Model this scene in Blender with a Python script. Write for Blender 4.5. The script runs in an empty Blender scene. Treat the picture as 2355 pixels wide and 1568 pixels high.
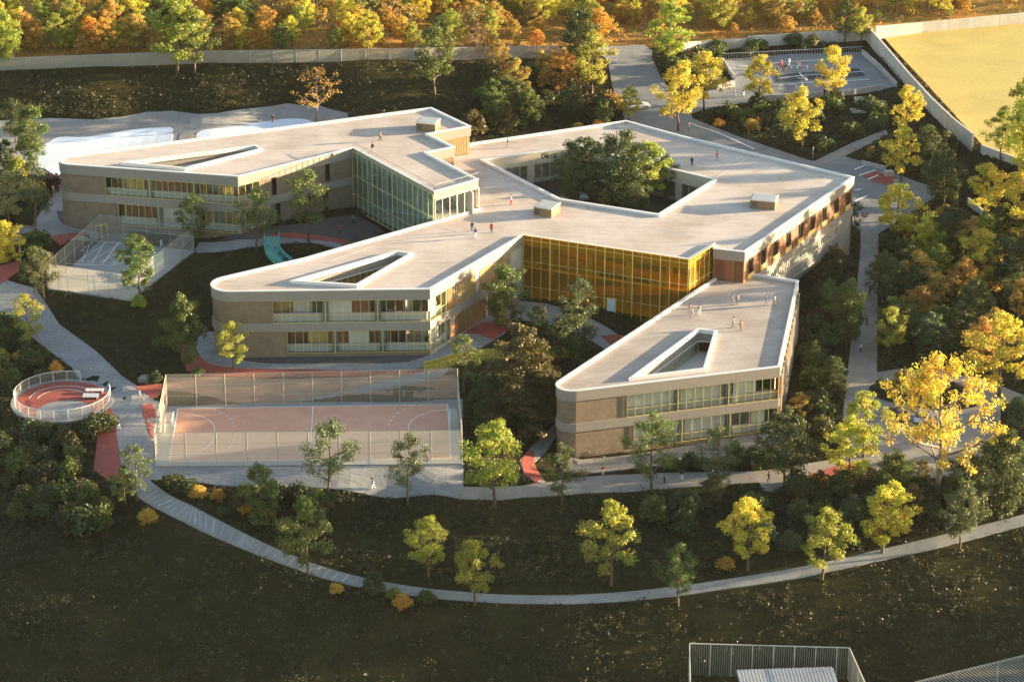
import bpy, bmesh, math, random
import numpy as np
from mathutils import Vector, Matrix
from mathutils.geometry import tessellate_polygon, delaunay_2d_cdt

scene = bpy.context.scene
COL = scene.collection
rnd = random.Random(7)

# ------------------------------------------------------------------ camera
CAM_H = 170.0
PITCH = math.radians(23.5)
FPX = 6700.0                     # focal length in units of the 2355 px wide layout drawing
cam_data = bpy.data.cameras.new('camera')
cam_data.sensor_width = 36.0
cam_data.lens = 36.0 * FPX / 2355.0
cam_data.clip_start = 1.0
cam_data.clip_end = 9000.0
cam = bpy.data.objects.new('camera', cam_data)
cam.location = (0, 0, CAM_H)
cam.rotation_euler = (math.pi / 2 - PITCH, 0, 0)
COL.objects.link(cam)
scene.camera = cam

# ------------------------------------------------------------------ light
SUN_EL = math.radians(7.4)
SUN_AZ = math.radians(79.0)      # clockwise from +Y
world = bpy.data.worlds.new('World')
scene.world = world
world.use_nodes = True
wt = world.node_tree
wt.nodes.clear()
sky = wt.nodes.new('ShaderNodeTexSky')
sky.sky_type = 'NISHITA'
sky.sun_disc = False
sky.sun_elevation = SUN_EL
sky.sun_rotation = SUN_AZ
sky.air_density = 1.0
sky.dust_density = 1.0
sky.ozone_density = 1.0
bg = wt.nodes.new('ShaderNodeBackground')
bg.inputs['Strength'].default_value = 0.10
wo = wt.nodes.new('ShaderNodeOutputWorld')
wt.links.new(sky.outputs[0], bg.inputs[0])
wt.links.new(bg.outputs[0], wo.inputs[0])

sun_dir = Vector((math.sin(SUN_AZ) * math.cos(SUN_EL), math.cos(SUN_AZ) * math.cos(SUN_EL), math.sin(SUN_EL)))
sl = bpy.data.lights.new('sun', 'SUN')
sl.energy = 5.0
sl.angle = math.radians(0.5)
sl.color = (1.0, 0.80, 0.51)
so = bpy.data.objects.new('sun', sl)
so.rotation_euler = sun_dir.to_track_quat('Z', 'Y').to_euler()
so.location = (300, 500, 300)
COL.objects.link(so)

scene.view_settings.view_transform = 'Standard'
scene.view_settings.look = 'None'
scene.view_settings.exposure = 2.4
scene.view_settings.gamma = 1.0
scene.render.engine = 'CYCLES'
scene.cycles.use_denoising = True
scene.cycles.max_bounces = 8
scene.cycles.transparent_max_bounces = 16

# ------------------------------------------------------------------ layout -> world
CP, SP = math.cos(PITCH), math.sin(PITCH)

def ray(X, Y):
    rx, ry = (X - 1177.5) / FPX, -(Y - 784.0) / FPX
    return Vector((rx, CP + ry * SP, -SP + ry * CP))

def at(X, Y, z=0.0):
    d = ray(X, Y)
    t = (CAM_H - z) / -d.z
    return Vector((d.x * t, d.y * t, z))

def proj(p):
    v = Vector(p) - Vector((0, 0, CAM_H))
    dep = v.y * CP - v.z * SP
    return (1177.5 + FPX * v.x / dep, 784.0 - FPX * (v.y * SP + v.z * CP) / dep)

def px_per_m(p):
    v = Vector(p) - Vector((0, 0, CAM_H))
    return FPX / (v.y * CP - v.z * SP)

def inside(poly, x, y):
    """vectorised point-in-polygon"""
    x = np.asarray(x); y = np.asarray(y)
    r = np.zeros(x.shape, bool)
    n = len(poly)
    for i in range(n):
        x1, y1 = poly[i][0], poly[i][1]; x2, y2 = poly[(i + 1) % n][0], poly[(i + 1) % n][1]
        if y1 == y2: continue
        c = ((y1 > y) != (y2 > y)) & (x < (x2 - x1) * (y - y1) / (y2 - y1) + x1)
        r ^= c
    return r

# terrain: smooth surface through surveyed heights (layout x, layout y, height)
ZL, ZM, ZT = 15.0, 10.2, 5.5          # roof levels: west wing, main block, south-east wing
GL, GM, GT = 5.2, 0.0, -4.6           # their ground levels
COURT_Z, CAGE_Z = -2.5, 3.6
SURVEY = [
 (150,545,5.2),(300,545,5.2),(548,548,5.2),(700,540,5.2),(830,530,5.0),(60,480,5.2),(30,560,5.0),(100,390,5.2),(400,420,5.2),(700,420,5.2),
 (100,285,5.2),(277,272,5.2),(337,262,5.2),(394,258,5.2),(457,266,5.2),(560,256,5.2),(660,242,5.2),(734,246,5.2),(800,262,5.2),(500,340,5.2),
 (0,290,5.4),(850,300,4.8),(960,330,4.6),
 (0,163,10.6),(250,153,10.6),(472,145,10.6),(785,142,10.4),(952,139,9.6),(1150,135,7.6),(1292,132,6.2),(1397,128,5.0),
 (0,225,8.0),(250,212,8.0),(472,203,8.0),(660,193,8.0),(785,196,7.9),(950,210,7.2),(1150,215,4.6),(1290,212,3.0),
 (0,0,11.2),(400,0,11.0),(800,0,10.6),(1200,0,8.6),(1500,0,6.6),(1800,0,5.0),(2100,0,4.2),(2355,0,4.0),
 (0,80,11.0),(500,70,10.8),(1000,60,9.8),(1450,80,5.8),(1600,112,4.2),(1800,95,3.6),(2000,90,3.2),(2355,55,3.2),
 (1060,300,3.2),(1200,300,1.6),(1400,270,.6),(1480,210,2.4),(1500,140,4.4),(1570,290,.5),
 (1663,137,2.6),(1982,122,2.2),(2062,200,1.6),(1740,232,1.4),(1850,180,2.0),(1640,230,1.4),(2030,235,1.2),
 (1700,317,.4),(1870,370,0),(2037,300,.6),(1965,412,-.4),(2110,420,-.8),(2000,480,-1.6),(2250,340,0.6),(2120,200,2.0),(2200,250,1.6),(2350,370,0),
 (2300,480,-1.4),(2350,600,-2.6),(1990,580,-3.2),(2150,650,-3.8),(2355,800,-4.4),(1965,720,-4.2),(1945,850,-4.6),(1950,950,-4.6),(2150,950,-4.6),(2355,960,-4.6),(2300,1060,-4.8),
 (1720,700,-3.6),(1850,640,-3.2),(1930,560,-2.6),(1880,700,-4.0),(1850,860,-4.6),(2100,1095,-4.8),(1950,1060,-4.7),
 (1300,1075,-4.6),(1500,1060,-4.6),(1790,1000,-4.6),(1850,1090,-4.7),(1349,1110,-4.5),(1528,1100,-4.6),(1746,1100,-4.6),(1280,985,-4.3),(1240,1080,-4.2),
 (1350,900,-4.2),(1600,850,-4.5),
 (600,825,-.45),(989,815,-.45),(500,800,-.45),(800,830,-.45),(700,812,-.45),(900,812,-.45),(1100,765,0),(1200,700,0),(1400,770,-.4),(1300,600,0),(1500,620,-.2),(1640,660,-1.4),(1250,560,.2),(1400,480,0),(1650,500,0),(1150,430,1.4),
 (900,700,0),(1000,560,1.8),(640,850,-.5),(800,853,-.5),(950,850,-.5),(480,850,-.5),(440,800,-.4),
 (700,575,4.6),(560,572,4.8),(450,585,3.9),(640,640,1.9),(560,640,2.1),(480,700,1.0),
 (110,664,3.6),(300,691,3.6),(447,578,3.6),(235,550,3.8),(280,620,3.6),(40,660,3.6),(0,700,3.4),
 (85,690,3.0),(200,720,2.3),(320,735,1.9),(130,760,1.5),(230,860,-.1),(290,925,-1.1),(340,930,-1.3),(400,900,-.9),(300,800,.7),(400,780,.4),
 (30,870,-.5),(145,915,-1.2),(60,915,-1.2),(230,960,-1.5),(270,1050,-2.2),(330,1095,-2.5),(20,780,1.2),
 (385,940,-2.5),(700,925,-2.5),(1052,922,-2.5),(1062,1060,-2.5),(358,1072,-2.5),(700,1000,-2.5),(600,1115,-2.5),(800,1122,-2.5),(1000,1135,-2.6),(420,1095,-2.5),
 (400,885,-1.2),(700,888,-1.2),(1000,885,-1.3),(1090,900,-2.2),(1110,1000,-3.0),(1110,1110,-2.8),(1200,1130,-3.5),(1200,960,-3.9),(1200,870,-1.8),(1300,860,-2.0),(1150,810,-.6),(1280,800,-.6),
 (330,1130,-3.2),(400,1175,-4.2),(500,1228,-5.4),(620,1282,-6.7),(720,1315,-7.6),(850,1345,-8.4),(1000,1363,-9.0),(1250,1378,-9.4),(1500,1365,-9.3),(1700,1340,-8.8),(1900,1305,-8.1),(2150,1248,-7.0),(2355,1200,-6.2),
 (500,1130,-3.2),(900,1180,-4.6),(1200,1200,-5.6),(1500,1180,-6.2),(1850,1150,-5.6),(2150,1150,-5.4),(900,1260,-6.6),(1300,1290,-7.6),(1700,1250,-7.2),(2050,1180,-6.0),
 (0,960,-2.4),(0,1150,-5.6),(150,1050,-3.4),(200,1150,-4.6),(0,1350,-9.2),(300,1300,-7.8),(0,1568,-13.6),(400,1568,-14.4),(700,1450,-11.6),(1100,1568,-15.6),(1500,1480,-12.6),(1700,1568,-15.2),(2100,1420,-11.4),(2355,1350,-10.0),(2355,1568,-14.6),(2000,1568,-15.4),
 (0,1900,-21),(1177,1900,-22),(2355,1900,-22),
 (-400,300,5.4),(-400,600,4.6),(-400,0,11.2),(-400,1000,-3),(-400,1400,-11),(2755,400,0),(2755,0,4.0),(2755,800,-4),(2755,1200,-6),(2755,1500,-13),
 (0,-150,11.4),(800,-150,10.8),(1500,-150,7.0),(2355,-150,4.2),
]
_pw = np.array([list(at(x, y, z)) for x, y, z in SURVEY])
_ctr, _scl = np.array([0.0, 420.0]), 100.0
_c = (_pw[:, :2] - _ctr) / _scl

def _kern(r2):
    return 0.5 * r2 * np.log(np.maximum(r2, 1e-12))

def _fit():
    n = len(_c)
    d2 = ((_c[:, None, :] - _c[None, :, :]) ** 2).sum(-1)
    A = np.zeros((n + 3, n + 3))
    A[:n, :n] = _kern(d2) + np.eye(n) * 2e-4
    A[:n, n] = 1
    A[:n, n + 1:] = _c
    A[n, :n] = 1
    A[n + 1:, :n] = _c.T
    b = np.zeros(n + 3)
    b[:n] = _pw[:, 2]
    return np.linalg.solve(A, b)
_w = _fit()

def terrain(xy):
    xy = np.atleast_2d(np.asarray(xy, float))
    out = np.empty(len(xy))
    for i in range(0, len(xy), 20000):
        q = (xy[i:i + 20000] - _ctr) / _scl
        d2 = ((q[:, None, :] - _c[None, :, :]) ** 2).sum(-1)
        out[i:i + 20000] = _kern(d2) @ _w[:-3] + _w[-3] + q @ _w[-2:]
    dx = np.maximum(np.abs(xy[:, 0]) - 120, 0)
    dy = np.maximum(np.maximum(255 - xy[:, 1], xy[:, 1] - 600), 0)
    f = np.clip(1 - np.hypot(dx, dy) / 60.0, 0, 1)
    f = f * f * (3 - 2 * f)
    far = np.clip((xy[:, 1] - 250) / 260.0, 0, 1) * 24 - 18
    return _grade(xy, out * f + far * (1 - f))

# levelled pads: the ground is graded flat under the courts and the field
PAD_COURT, PAD_CAGE, PAD_FIELD, PAD_ROUND = -2.38, 3.75, 2.45, -1.0
PADS = [([at(x, y, PAD_COURT).to_2d() for x, y in [(358.6,1072),(1063,1066),(1052.5,921.5),(385,935.5)]], PAD_COURT, 1.2),
        ([at(x, y, PAD_CAGE).to_2d() for x, y in [(110,663),(300,690),(446,577),(233,549)]], PAD_CAGE, 2.0),
        ([at(x, y, PAD_FIELD).to_2d() for x, y in [(2030,86),(2355,57),(2620,36),(2700,420),(2355,372),(2262,338)]], PAD_FIELD, 2.5)]
_rc = at(143.4, 920, PAD_ROUND)
PADS.append(([Vector((_rc.x + 7 * math.cos(k * math.pi / 6), _rc.y + 7 * math.sin(k * math.pi / 6))) for k in range(12)], PAD_ROUND, 1.5))

def _grade(xy, z):
    for poly, h, w in PADS:
        pa = np.array([[p.x, p.y] for p in poly])
        near = (xy[:, 0] > pa[:, 0].min() - w) & (xy[:, 0] < pa[:, 0].max() + w) & (xy[:, 1] > pa[:, 1].min() - w) & (xy[:, 1] < pa[:, 1].max() + w)
        if not near.any(): continue
        q = xy[near]
        d = np.full(len(q), 1e9)
        for a, b in zip(pa, np.roll(pa, -1, 0)):
            e = b - a; t = np.clip(((q - a) @ e) / (e @ e), 0, 1)
            d = np.minimum(d, np.hypot(*(q - a - t[:, None] * e).T))
        d[inside(pa, q[:, 0], q[:, 1])] = 0
        f = np.clip(1 - (d - .7) / w, 0, 1); f = f * f * (3 - 2 * f)
        z[near] = z[near] * (1 - f) + (h - .22) * f
    return z

def tz(x, y):
    return float(terrain([[x, y]])[0])

_ZS = np.linspace(16, -32, 193)

def on(X, Y):
    """the first point of the terrain seen at layout position X, Y"""
    d = ray(X, Y)
    t = (CAM_H - _ZS) / -d.z
    g = terrain(np.stack([d.x * t, d.y * t], 1)) - _ZS
    k = int(np.argmax(g >= 0)) if (g >= 0).any() else len(_ZS) - 1
    if k == 0: return at(X, Y, _ZS[0])
    f = g[k - 1] / (g[k - 1] - g[k]) if g[k] != g[k - 1] else 0
    return at(X, Y, float(_ZS[k - 1] + (_ZS[k] - _ZS[k - 1]) * f))

# ------------------------------------------------------------------ mesh helpers
def root_loc(o):
    v = Vector((0, 0, 0))
    while o is not None:
        v += o.location
        o = o.parent
    return v

class MB:
    def __init__(self):
        self.v, self.f, self.uv, self.mi = [], [], [], []
    def face(self, pts, uvs=None, mi=0):
        i = len(self.v)
        self.v.extend([tuple(p) for p in pts])
        self.f.append(tuple(range(i, i + len(pts))))
        self.uv.append(uvs)
        self.mi.append(mi)
    def box(self, c, s, rz=0.0, mi=0):
        cx, cy, cz = c
        hx, hy, hz = s[0] / 2, s[1] / 2, s[2] / 2
        co, si = math.cos(rz), math.sin(rz)
        def P(a, b, d):
            return (cx + a * hx * co - b * hy * si, cy + a * hx * si + b * hy * co, cz + d * hz)
        for q in (((-1,-1,-1),(-1,1,-1),(1,1,-1),(1,-1,-1)), ((-1,-1,1),(1,-1,1),(1,1,1),(-1,1,1)),
                  ((-1,-1,-1),(1,-1,-1),(1,-1,1),(-1,-1,1)), ((1,1,-1),(-1,1,-1),(-1,1,1),(1,1,1)),
                  ((1,-1,-1),(1,1,-1),(1,1,1),(1,-1,1)), ((-1,1,-1),(-1,-1,-1),(-1,-1,1),(-1,1,1))):
            self.face([P(*k) for k in q], mi=mi)
    def wall(self, a, b, z0, z1, n, t, uv0=0.0, mi=0):
        """an upright slab whose outer face runs a -> b; n points outwards, t is its thickness"""
        a, b, n = Vector(a[:2]), Vector(b[:2]), Vector(n[:2])
        L = (b - a).length
        c, d = a - n * t, b - n * t
        A, B, Cc, D = a, b, d, c
        def V(p, z): return (p.x, p.y, z)
        self.face([V(A, z0), V(B, z0), V(B, z1), V(A, z1)], [(uv0, z0), (uv0 + L, z0), (uv0 + L, z1), (uv0, z1)], mi)
        self.face([V(Cc, z0), V(D, z0), V(D, z1), V(Cc, z1)], [(uv0 + L, z0), (uv0, z0), (uv0, z1), (uv0 + L, z1)], mi)
        self.face([V(B, z0), V(Cc, z0), V(Cc, z1), V(B, z1)], None, mi)
        self.face([V(D, z0), V(A, z0), V(A, z1), V(D, z1)], None, mi)
        self.face([V(A, z1), V(B, z1), V(Cc, z1), V(D, z1)], None, mi)
        self.face([V(D, z0), V(Cc, z0), V(B, z0), V(A, z0)], None, mi)
    def tube(self, pts, radii, n=5, cap=True):
        pts = [Vector(p) for p in pts]
        rings = []
        for i, p in enumerate(pts):
            d = (pts[min(i + 1, len(pts) - 1)] - pts[max(i - 1, 0)])
            if d.length < 1e-6: d = Vector((0, 0, 1))
            d.normalize()
            ref = Vector((1, 0, 0)) if abs(d.x) < 0.8 else Vector((0, 1, 0))
            u = d.cross(ref).normalized()
            w = d.cross(u)
            i0 = len(self.v)
            r = radii[i] if isinstance(radii, (list, tuple)) else radii
            for k in range(n):
                an = 2 * math.pi * k / n
                self.v.append(tuple(p + (u * math.cos(an) + w * math.sin(an)) * r))
            rings.append(i0)
        for a, b in zip(rings, rings[1:]):
            for k in range(n):
                self.f.append((a + k, a + (k + 1) % n, b + (k + 1) % n, b + k)); self.uv.append(None); self.mi.append(0)
        if cap:
            self.f.append(tuple(rings[0] + k for k in reversed(range(n)))); self.uv.append(None); self.mi.append(0)
            self.f.append(tuple(rings[-1] + k for k in range(n))); self.uv.append(None); self.mi.append(0)
    def prism(self, poly, z0, z1, holes=()):
        loops = [[Vector((p[0], p[1], 0)) for p in poly]] + [[Vector((p[0], p[1], 0)) for p in h] for h in holes]
        flat = [p for l in loops for p in l]
        for t in tessellate_polygon(loops):
            a, b, c = (flat[i] for i in t)
            if (b - a).cross(c - a).z < 0: b, c = c, b
            self.face([(a.x, a.y, z1), (b.x, b.y, z1), (c.x, c.y, z1)])
            self.face([(a.x, a.y, z0), (c.x, c.y, z0), (b.x, b.y, z0)])
        for l in loops:
            for a, b in zip(l, l[1:] + l[:1]):
                self.face([(a.x, a.y, z0), (b.x, b.y, z0), (b.x, b.y, z1), (a.x, a.y, z1)])
    def ring(self, poly, d_out, d_in, z0, z1, skip=()):
        """a kerb-like ring between two inward offsets of a counter-clockwise polygon"""
        A, B = offset(poly, d_out), offset(poly, d_in)
        n = len(poly)
        u = 0.0
        for i in range(n):
            j = (i + 1) % n
            a, b, c, d = A[i], A[j], B[j], B[i]
            L = (Vector(b) - Vector(a)).length
            U = [(u, z0), (u + L, z0), (u + L, z1), (u, z1)]
            u += L
            mid = (Vector(poly[i][:2]) + Vector(poly[j][:2])) / 2
            if any((mid - m).length < .6 for m in skip): continue
            self.face([(a[0], a[1], z0), (b[0], b[1], z0), (b[0], b[1], z1), (a[0], a[1], z1)], U)
            self.face([(c[0], c[1], z0), (d[0], d[1], z0), (d[0], d[1], z1), (c[0], c[1], z1)], U)
            self.face([(a[0], a[1], z1), (b[0], b[1], z1), (c[0], c[1], z1), (d[0], d[1], z1)])
            self.face([(d[0], d[1], z0), (c[0], c[1], z0), (b[0], b[1], z0), (a[0], a[1], z0)])
    def build(self, name, mat, parent=None, smooth=False, label=None):
        me = bpy.data.meshes.new(name)
        off = root_loc(parent) if parent is not None else Vector((0, 0, 0))
        me.from_pydata([(v[0] - off.x, v[1] - off.y, v[2] - off.z) for v in self.v], [], self.f)
        if any(u is not None for u in self.uv):
            uvl = me.uv_layers.new(name='UVMap')
            k = 0
            for f, u in zip(self.f, self.uv):
                for j in range(len(f)):
                    if u is not None: uvl.data[k].uv = u[j]
                    k += 1
        mats = mat if isinstance(mat, (list, tuple)) else [mat]
        for m in mats: me.materials.append(m)
        if len(mats) > 1:
            me.polygons.foreach_set('material_index', self.mi)
        if smooth:
            me.polygons.foreach_set('use_smooth', [True] * len(me.polygons))
        me.update()
        o = bpy.data.objects.new(name, me)
        COL.objects.link(o)
        if parent is not None: o.parent = parent
        if label: o['label'] = label
        return o

def offset(poly, d):
    """offset a CCW polygon inwards by d (mitred)"""
    out = []
    n = len(poly)
    for i in range(n):
        p0, p1, p2 = Vector(poly[i - 1][:2]), Vector(poly[i][:2]), Vector(poly[(i + 1) % n][:2])
        a, b = (p1 - p0).normalized(), (p2 - p1).normalized()
        na, nb = Vector((-a.y, a.x)), Vector((-b.y, b.x))
        m = na + nb
        k = 1 + na.dot(nb)
        if k < 0.15: k = 0.15
        q = p1 + m * (d / k)
        out.append((q.x, q.y))
    return out

def ccw(poly):
    s = sum(a[0] * b[1] - b[0] * a[1] for a, b in zip(poly, poly[1:] + poly[:1]))
    return list(poly) if s > 0 else list(reversed(poly))

def fillet(pts):
    """pts: (x, y, radius); rounded corners where radius > 0"""
    out = []
    n = len(pts)
    for i in range(n):
        p = Vector(pts[i][:2]); r = pts[i][2] if len(pts[i]) > 2 else 0
        if r <= 0:
            out.append((p.x, p.y)); continue
        a = (Vector(pts[i - 1][:2]) - p).normalized(); b = (Vector(pts[(i + 1) % n][:2]) - p).normalized()
        half = math.acos(max(-1, min(1, a.dot(b)))) / 2
        t = r / math.tan(half)
        c = p + (a + b).normalized() * (r / math.sin(half))
        s, e = p + a * t - c, p + b * t - c
        a0, a1 = math.atan2(s.y, s.x), math.atan2(e.y, e.x)
        da = (a1 - a0 + math.pi) % (2 * math.pi) - math.pi
        for k in range(15):
            an = a0 + da * k / 14
            out.append((c.x + r * math.cos(an), c.y + r * math.sin(an)))
    return out

def spline(pts, k=6, closed=False):
    out = []
    n = len(pts)
    rng = range(n if closed else n - 1)
    for i in rng:
        g = (lambda j: pts[j % n]) if closed else (lambda j: pts[max(0, min(n - 1, j))])
        p0, p1, p2, p3 = (np.array(g(j), float) for j in (i - 1, i, i + 1, i + 2))
        for s in range(k):
            t = s / k
            out.append(tuple(0.5 * ((2 * p1) + (-p0 + p2) * t + (2 * p0 - 5 * p1 + 4 * p2 - p3) * t * t + (-p0 + 3 * p1 - 3 * p2 + p3) * t ** 3)))
    if not closed: out.append(tuple(pts[-1]))
    return out

def tag(o, label=None, cat=None, group=None, kind=None):
    if label: o['label'] = label
    if cat: o['category'] = cat
    if group: o['group'] = group
    if kind: o['kind'] = kind
    return o

def thing(name, label, cat, loc, group=None):
    o = bpy.data.objects.new(name, None)
    COL.objects.link(o)
    o.location = loc
    o.empty_display_size = 0.3
    return tag(o, label, cat, group)

# ------------------------------------------------------------------ materials
def new_mat(name):
    m = bpy.data.materials.new(name)
    m.use_nodes = True
    nt = m.node_tree
    b = nt.nodes['Principled BSDF']
    return m, nt, b

def N(nt, t, **kw):
    n = nt.nodes.new(t)
    for k, v in kw.items():
        if hasattr(n, k) and k not in n.inputs: setattr(n, k, v)
        else: n.inputs[k].default_value = v
    return n

def ramp(nt, fac, stops):
    r = nt.nodes.new('ShaderNodeValToRGB')
    el = r.color_ramp.elements
    while len(el) < len(stops): el.new(0.5)
    for e, (p, c) in zip(el, stops):
        e.position = p
        e.color = (c[0], c[1], c[2], 1)
    nt.links.new(fac, r.inputs[0])
    return r.outputs[0]

def mixc(nt, fac, a, b, mode='MIX'):
    m = nt.nodes.new('ShaderNodeMix')
    m.data_type = 'RGBA'
    m.blend_type = mode
    for sock, val in ((m.inputs[0], fac), (m.inputs[6], a), (m.inputs[7], b)):
        if hasattr(val, 'links') or hasattr(val, 'is_output'): nt.links.new(val, sock)
        elif isinstance(val, (int, float)): sock.default_value = val
        else: sock.default_value = (val[0], val[1], val[2], 1)
    return m.outputs[2]

def surf(name, col, rough=0.7, var=0.12, scale=3.0, spec=0.3, metal=0.0, bump=0.0, stretch=None, dark=None):
    """a painted, cast or rendered surface with fine and coarse tonal variation"""
    m, nt, b = new_mat(name)
    tc = N(nt, 'ShaderNodeTexCoord')
    mp = N(nt, 'ShaderNodeMapping')
    if stretch: mp.inputs['Scale'].default_value = stretch
    nt.links.new(tc.outputs['Object'], mp.inputs[0])
    n1 = N(nt, 'ShaderNodeTexNoise', Scale=scale, Detail=8.0, Roughness=0.65)
    n2 = N(nt, 'ShaderNodeTexNoise', Scale=scale * 0.09, Detail=4.0)
    nt.links.new(mp.outputs[0], n1.inputs[0]); nt.links.new(mp.outputs[0], n2.inputs[0])
    lo = [c * (1 - var) for c in col]; hi = [min(1, c * (1 + var)) for c in col]
    c1 = ramp(nt, n1.outputs[0], [(0.3, lo), (0.7, hi)])
    c2 = ramp(nt, n2.outputs[0], [(0.35, [1 - var] * 3), (0.65, [1 + var * 0.3] * 3)])
    out = mixc(nt, 1.0, c1, c2, 'MULTIPLY')
    nt.links.new(out, b.inputs['Base Color'])
    b.inputs['Roughness'].default_value = rough
    b.inputs['Specular IOR Level'].default_value = spec
    b.inputs['Metallic'].default_value = metal
    if bump:
        bp = N(nt, 'ShaderNodeBump', Strength=bump, Distance=0.05)
        nt.links.new(n1.outputs[0], bp.inputs['Height'])
        nt.links.new(bp.outputs[0], b.inputs['Normal'])
    return m

def brick_mat(name, c1, c2, mortar, bw=0.5, bh=0.16):
    m, nt, b = new_mat(name)
    uv = N(nt, 'ShaderNodeUVMap')
    br = N(nt, 'ShaderNodeTexBrick')
    br.inputs['Scale'].default_value = 1.0
    br.inputs['Brick Width'].default_value = bw
    br.inputs['Row Height'].default_value = bh
    br.inputs['Mortar Size'].default_value = 0.022
    br.inputs['Color1'].default_value = (*c1, 1); br.inputs['Color2'].default_value = (*c2, 1); br.inputs['Mortar'].default_value = (*mortar, 1)
    nt.links.new(uv.outputs[0], br.inputs[0])
    ns = N(nt, 'ShaderNodeTexNoise', Scale=0.6, Detail=5.0)
    nt.links.new(uv.outputs[0], ns.inputs[0])
    v = ramp(nt, ns.outputs[0], [(0.3, (.8, .8, .8)), (0.7, (1.1, 1.1, 1.1))])
    nt.links.new(mixc(nt, 1.0, br.outputs[0], v, 'MULTIPLY'), b.inputs['Base Color'])
    b.inputs['Roughness'].default_value = 0.85
    bp = N(nt, 'ShaderNodeBump', Strength=0.5, Distance=0.03)
    nt.links.new(br.outputs['Fac'], bp.inputs['Height']); bp.invert = True
    nt.links.new(bp.outputs[0], b.inputs['Normal'])
    return m

def wood_mat(name, a, b_, c, pw=0.22):
    """upright boards of varying tone, laid out along the wall's own u"""
    m, nt, b = new_mat(name)
    uv = N(nt, 'ShaderNodeUVMap')
    sx = N(nt, 'ShaderNodeSeparateXYZ'); nt.links.new(uv.outputs[0], sx.inputs[0])
    d = N(nt, 'ShaderNodeMath', operation='DIVIDE'); nt.links.new(sx.outputs[0], d.inputs[0]); d.inputs[1].default_value = pw
    fl = N(nt, 'ShaderNodeMath', operation='FLOOR'); nt.links.new(d.outputs[0], fl.inputs[0])
    wn = N(nt, 'ShaderNodeTexWhiteNoise', noise_dimensions='1D'); nt.links.new(fl.outputs[0], wn.inputs['W'])
    col = ramp(nt, wn.outputs[0], [(0.0, a), (0.5, b_), (1.0, c)])
    mp = N(nt, 'ShaderNodeMapping'); mp.inputs['Scale'].default_value = (14, 1.2, 1)
    nt.links.new(uv.outputs[0], mp.inputs[0])
    ns = N(nt, 'ShaderNodeTexNoise', Scale=2.0, Detail=5.0); nt.links.new(mp.outputs[0], ns.inputs[0])
    v = ramp(nt, ns.outputs[0], [(0.3, (.7, .7, .7)), (0.7, (1.15, 1.15, 1.15))])
    nt.links.new(mixc(nt, 1.0, col, v, 'MULTIPLY'), b.inputs['Base Color'])
    b.inputs['Roughness'].default_value = 0.6
    return m

def pave_mat(name, col, bw=1.6, bh=0.8, var=0.16, joint=0.55, rot=0.3, rough=0.8):
    m, nt, b = new_mat(name)
    g = N(nt, 'ShaderNodeNewGeometry')
    mp = N(nt, 'ShaderNodeMapping'); mp.inputs['Rotation'].default_value = (0, 0, rot)
    nt.links.new(g.outputs['Position'], mp.inputs[0])
    br = N(nt, 'ShaderNodeTexBrick')
    br.inputs['Scale'].default_value = 1.0; br.inputs['Brick Width'].default_value = bw; br.inputs['Row Height'].default_value = bh
    br.inputs['Mortar Size'].default_value = 0.03; br.inputs['Mortar Smooth'].default_value = 0.4
    br.inputs['Color1'].default_value = (*[c * (1 - var * .5) for c in col], 1); br.inputs['Color2'].default_value = (*[c * (1 + var * .4) for c in col], 1)
    br.inputs['Mortar'].default_value = (*[c * joint for c in col], 1)
    nt.links.new(mp.outputs[0], br.inputs[0])
    n1 = N(nt, 'ShaderNodeTexNoise', Scale=0.35, Detail=9.0, Roughness=0.7); nt.links.new(g.outputs['Position'], n1.inputs[0])
    v = ramp(nt, n1.outputs[0], [(0.28, [1 - var * 1.6] * 3), (0.72, [1 + var * .6] * 3)])
    n2 = N(nt, 'ShaderNodeTexNoise', Scale=4.0, Detail=6.0); nt.links.new(g.outputs['Position'], n2.inputs[0])
    v2 = ramp(nt, n2.outputs[0], [(0.3, (.86, .86, .86)), (0.7, (1.08, 1.08, 1.08))])
    o = mixc(nt, 1.0, mixc(nt, 1.0, br.outputs[0], v, 'MULTIPLY'), v2, 'MULTIPLY')
    nt.links.new(o, b.inputs['Base Color'])
    b.inputs['Roughness'].default_value = rough
    b.inputs['Specular IOR Level'].default_value = 0.25
    return m

def roof_mat(name, col):
    m, nt, b = new_mat(name)
    g = N(nt, 'ShaderNodeNewGeometry')
    mp = N(nt, 'ShaderNodeMapping'); mp.inputs['Scale'].default_value = (0.12, 2.2, 1); mp.inputs['Rotation'].default_value = (0, 0, 0.12)
    nt.links.new(g.outputs['Position'], mp.inputs[0])
    st = N(nt, 'ShaderNodeTexNoise', Scale=1.6, Detail=7.0, Roughness=0.7); nt.links.new(mp.outputs[0], st.inputs[0])
    gr = N(nt, 'ShaderNodeTexNoise', Scale=5.0, Detail=8.0, Roughness=0.75); nt.links.new(g.outputs['Position'], gr.inputs[0])
    bl = N(nt, 'ShaderNodeTexNoise', Scale=0.11, Detail=7.0, Roughness=.65); nt.links.new(g.outputs['Position'], bl.inputs[0])
    a = ramp(nt, st.outputs[0], [(0.29, [c * .58 for c in col]), (0.43, [c * .91 for c in col]), (0.55, col), (0.78, [min(.9, c * 1.08) for c in col])])
    v = ramp(nt, gr.outputs[0], [(0.3, (.76, .74, .72)), (0.7, (1.10, 1.10, 1.10))])
    w = ramp(nt, bl.outputs[0], [(0.38, (.82, .79, .76)), (0.60, (1.04, 1.04, 1.05))])
    nt.links.new(mixc(nt, 1.0, mixc(nt, 1.0, a, v, 'MULTIPLY'), w, 'MULTIPLY'), b.inputs['Base Color'])
    b.inputs['Roughness'].default_value = 0.9
    b.inputs['Specular IOR Level'].default_value = 0.15
    return m

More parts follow.
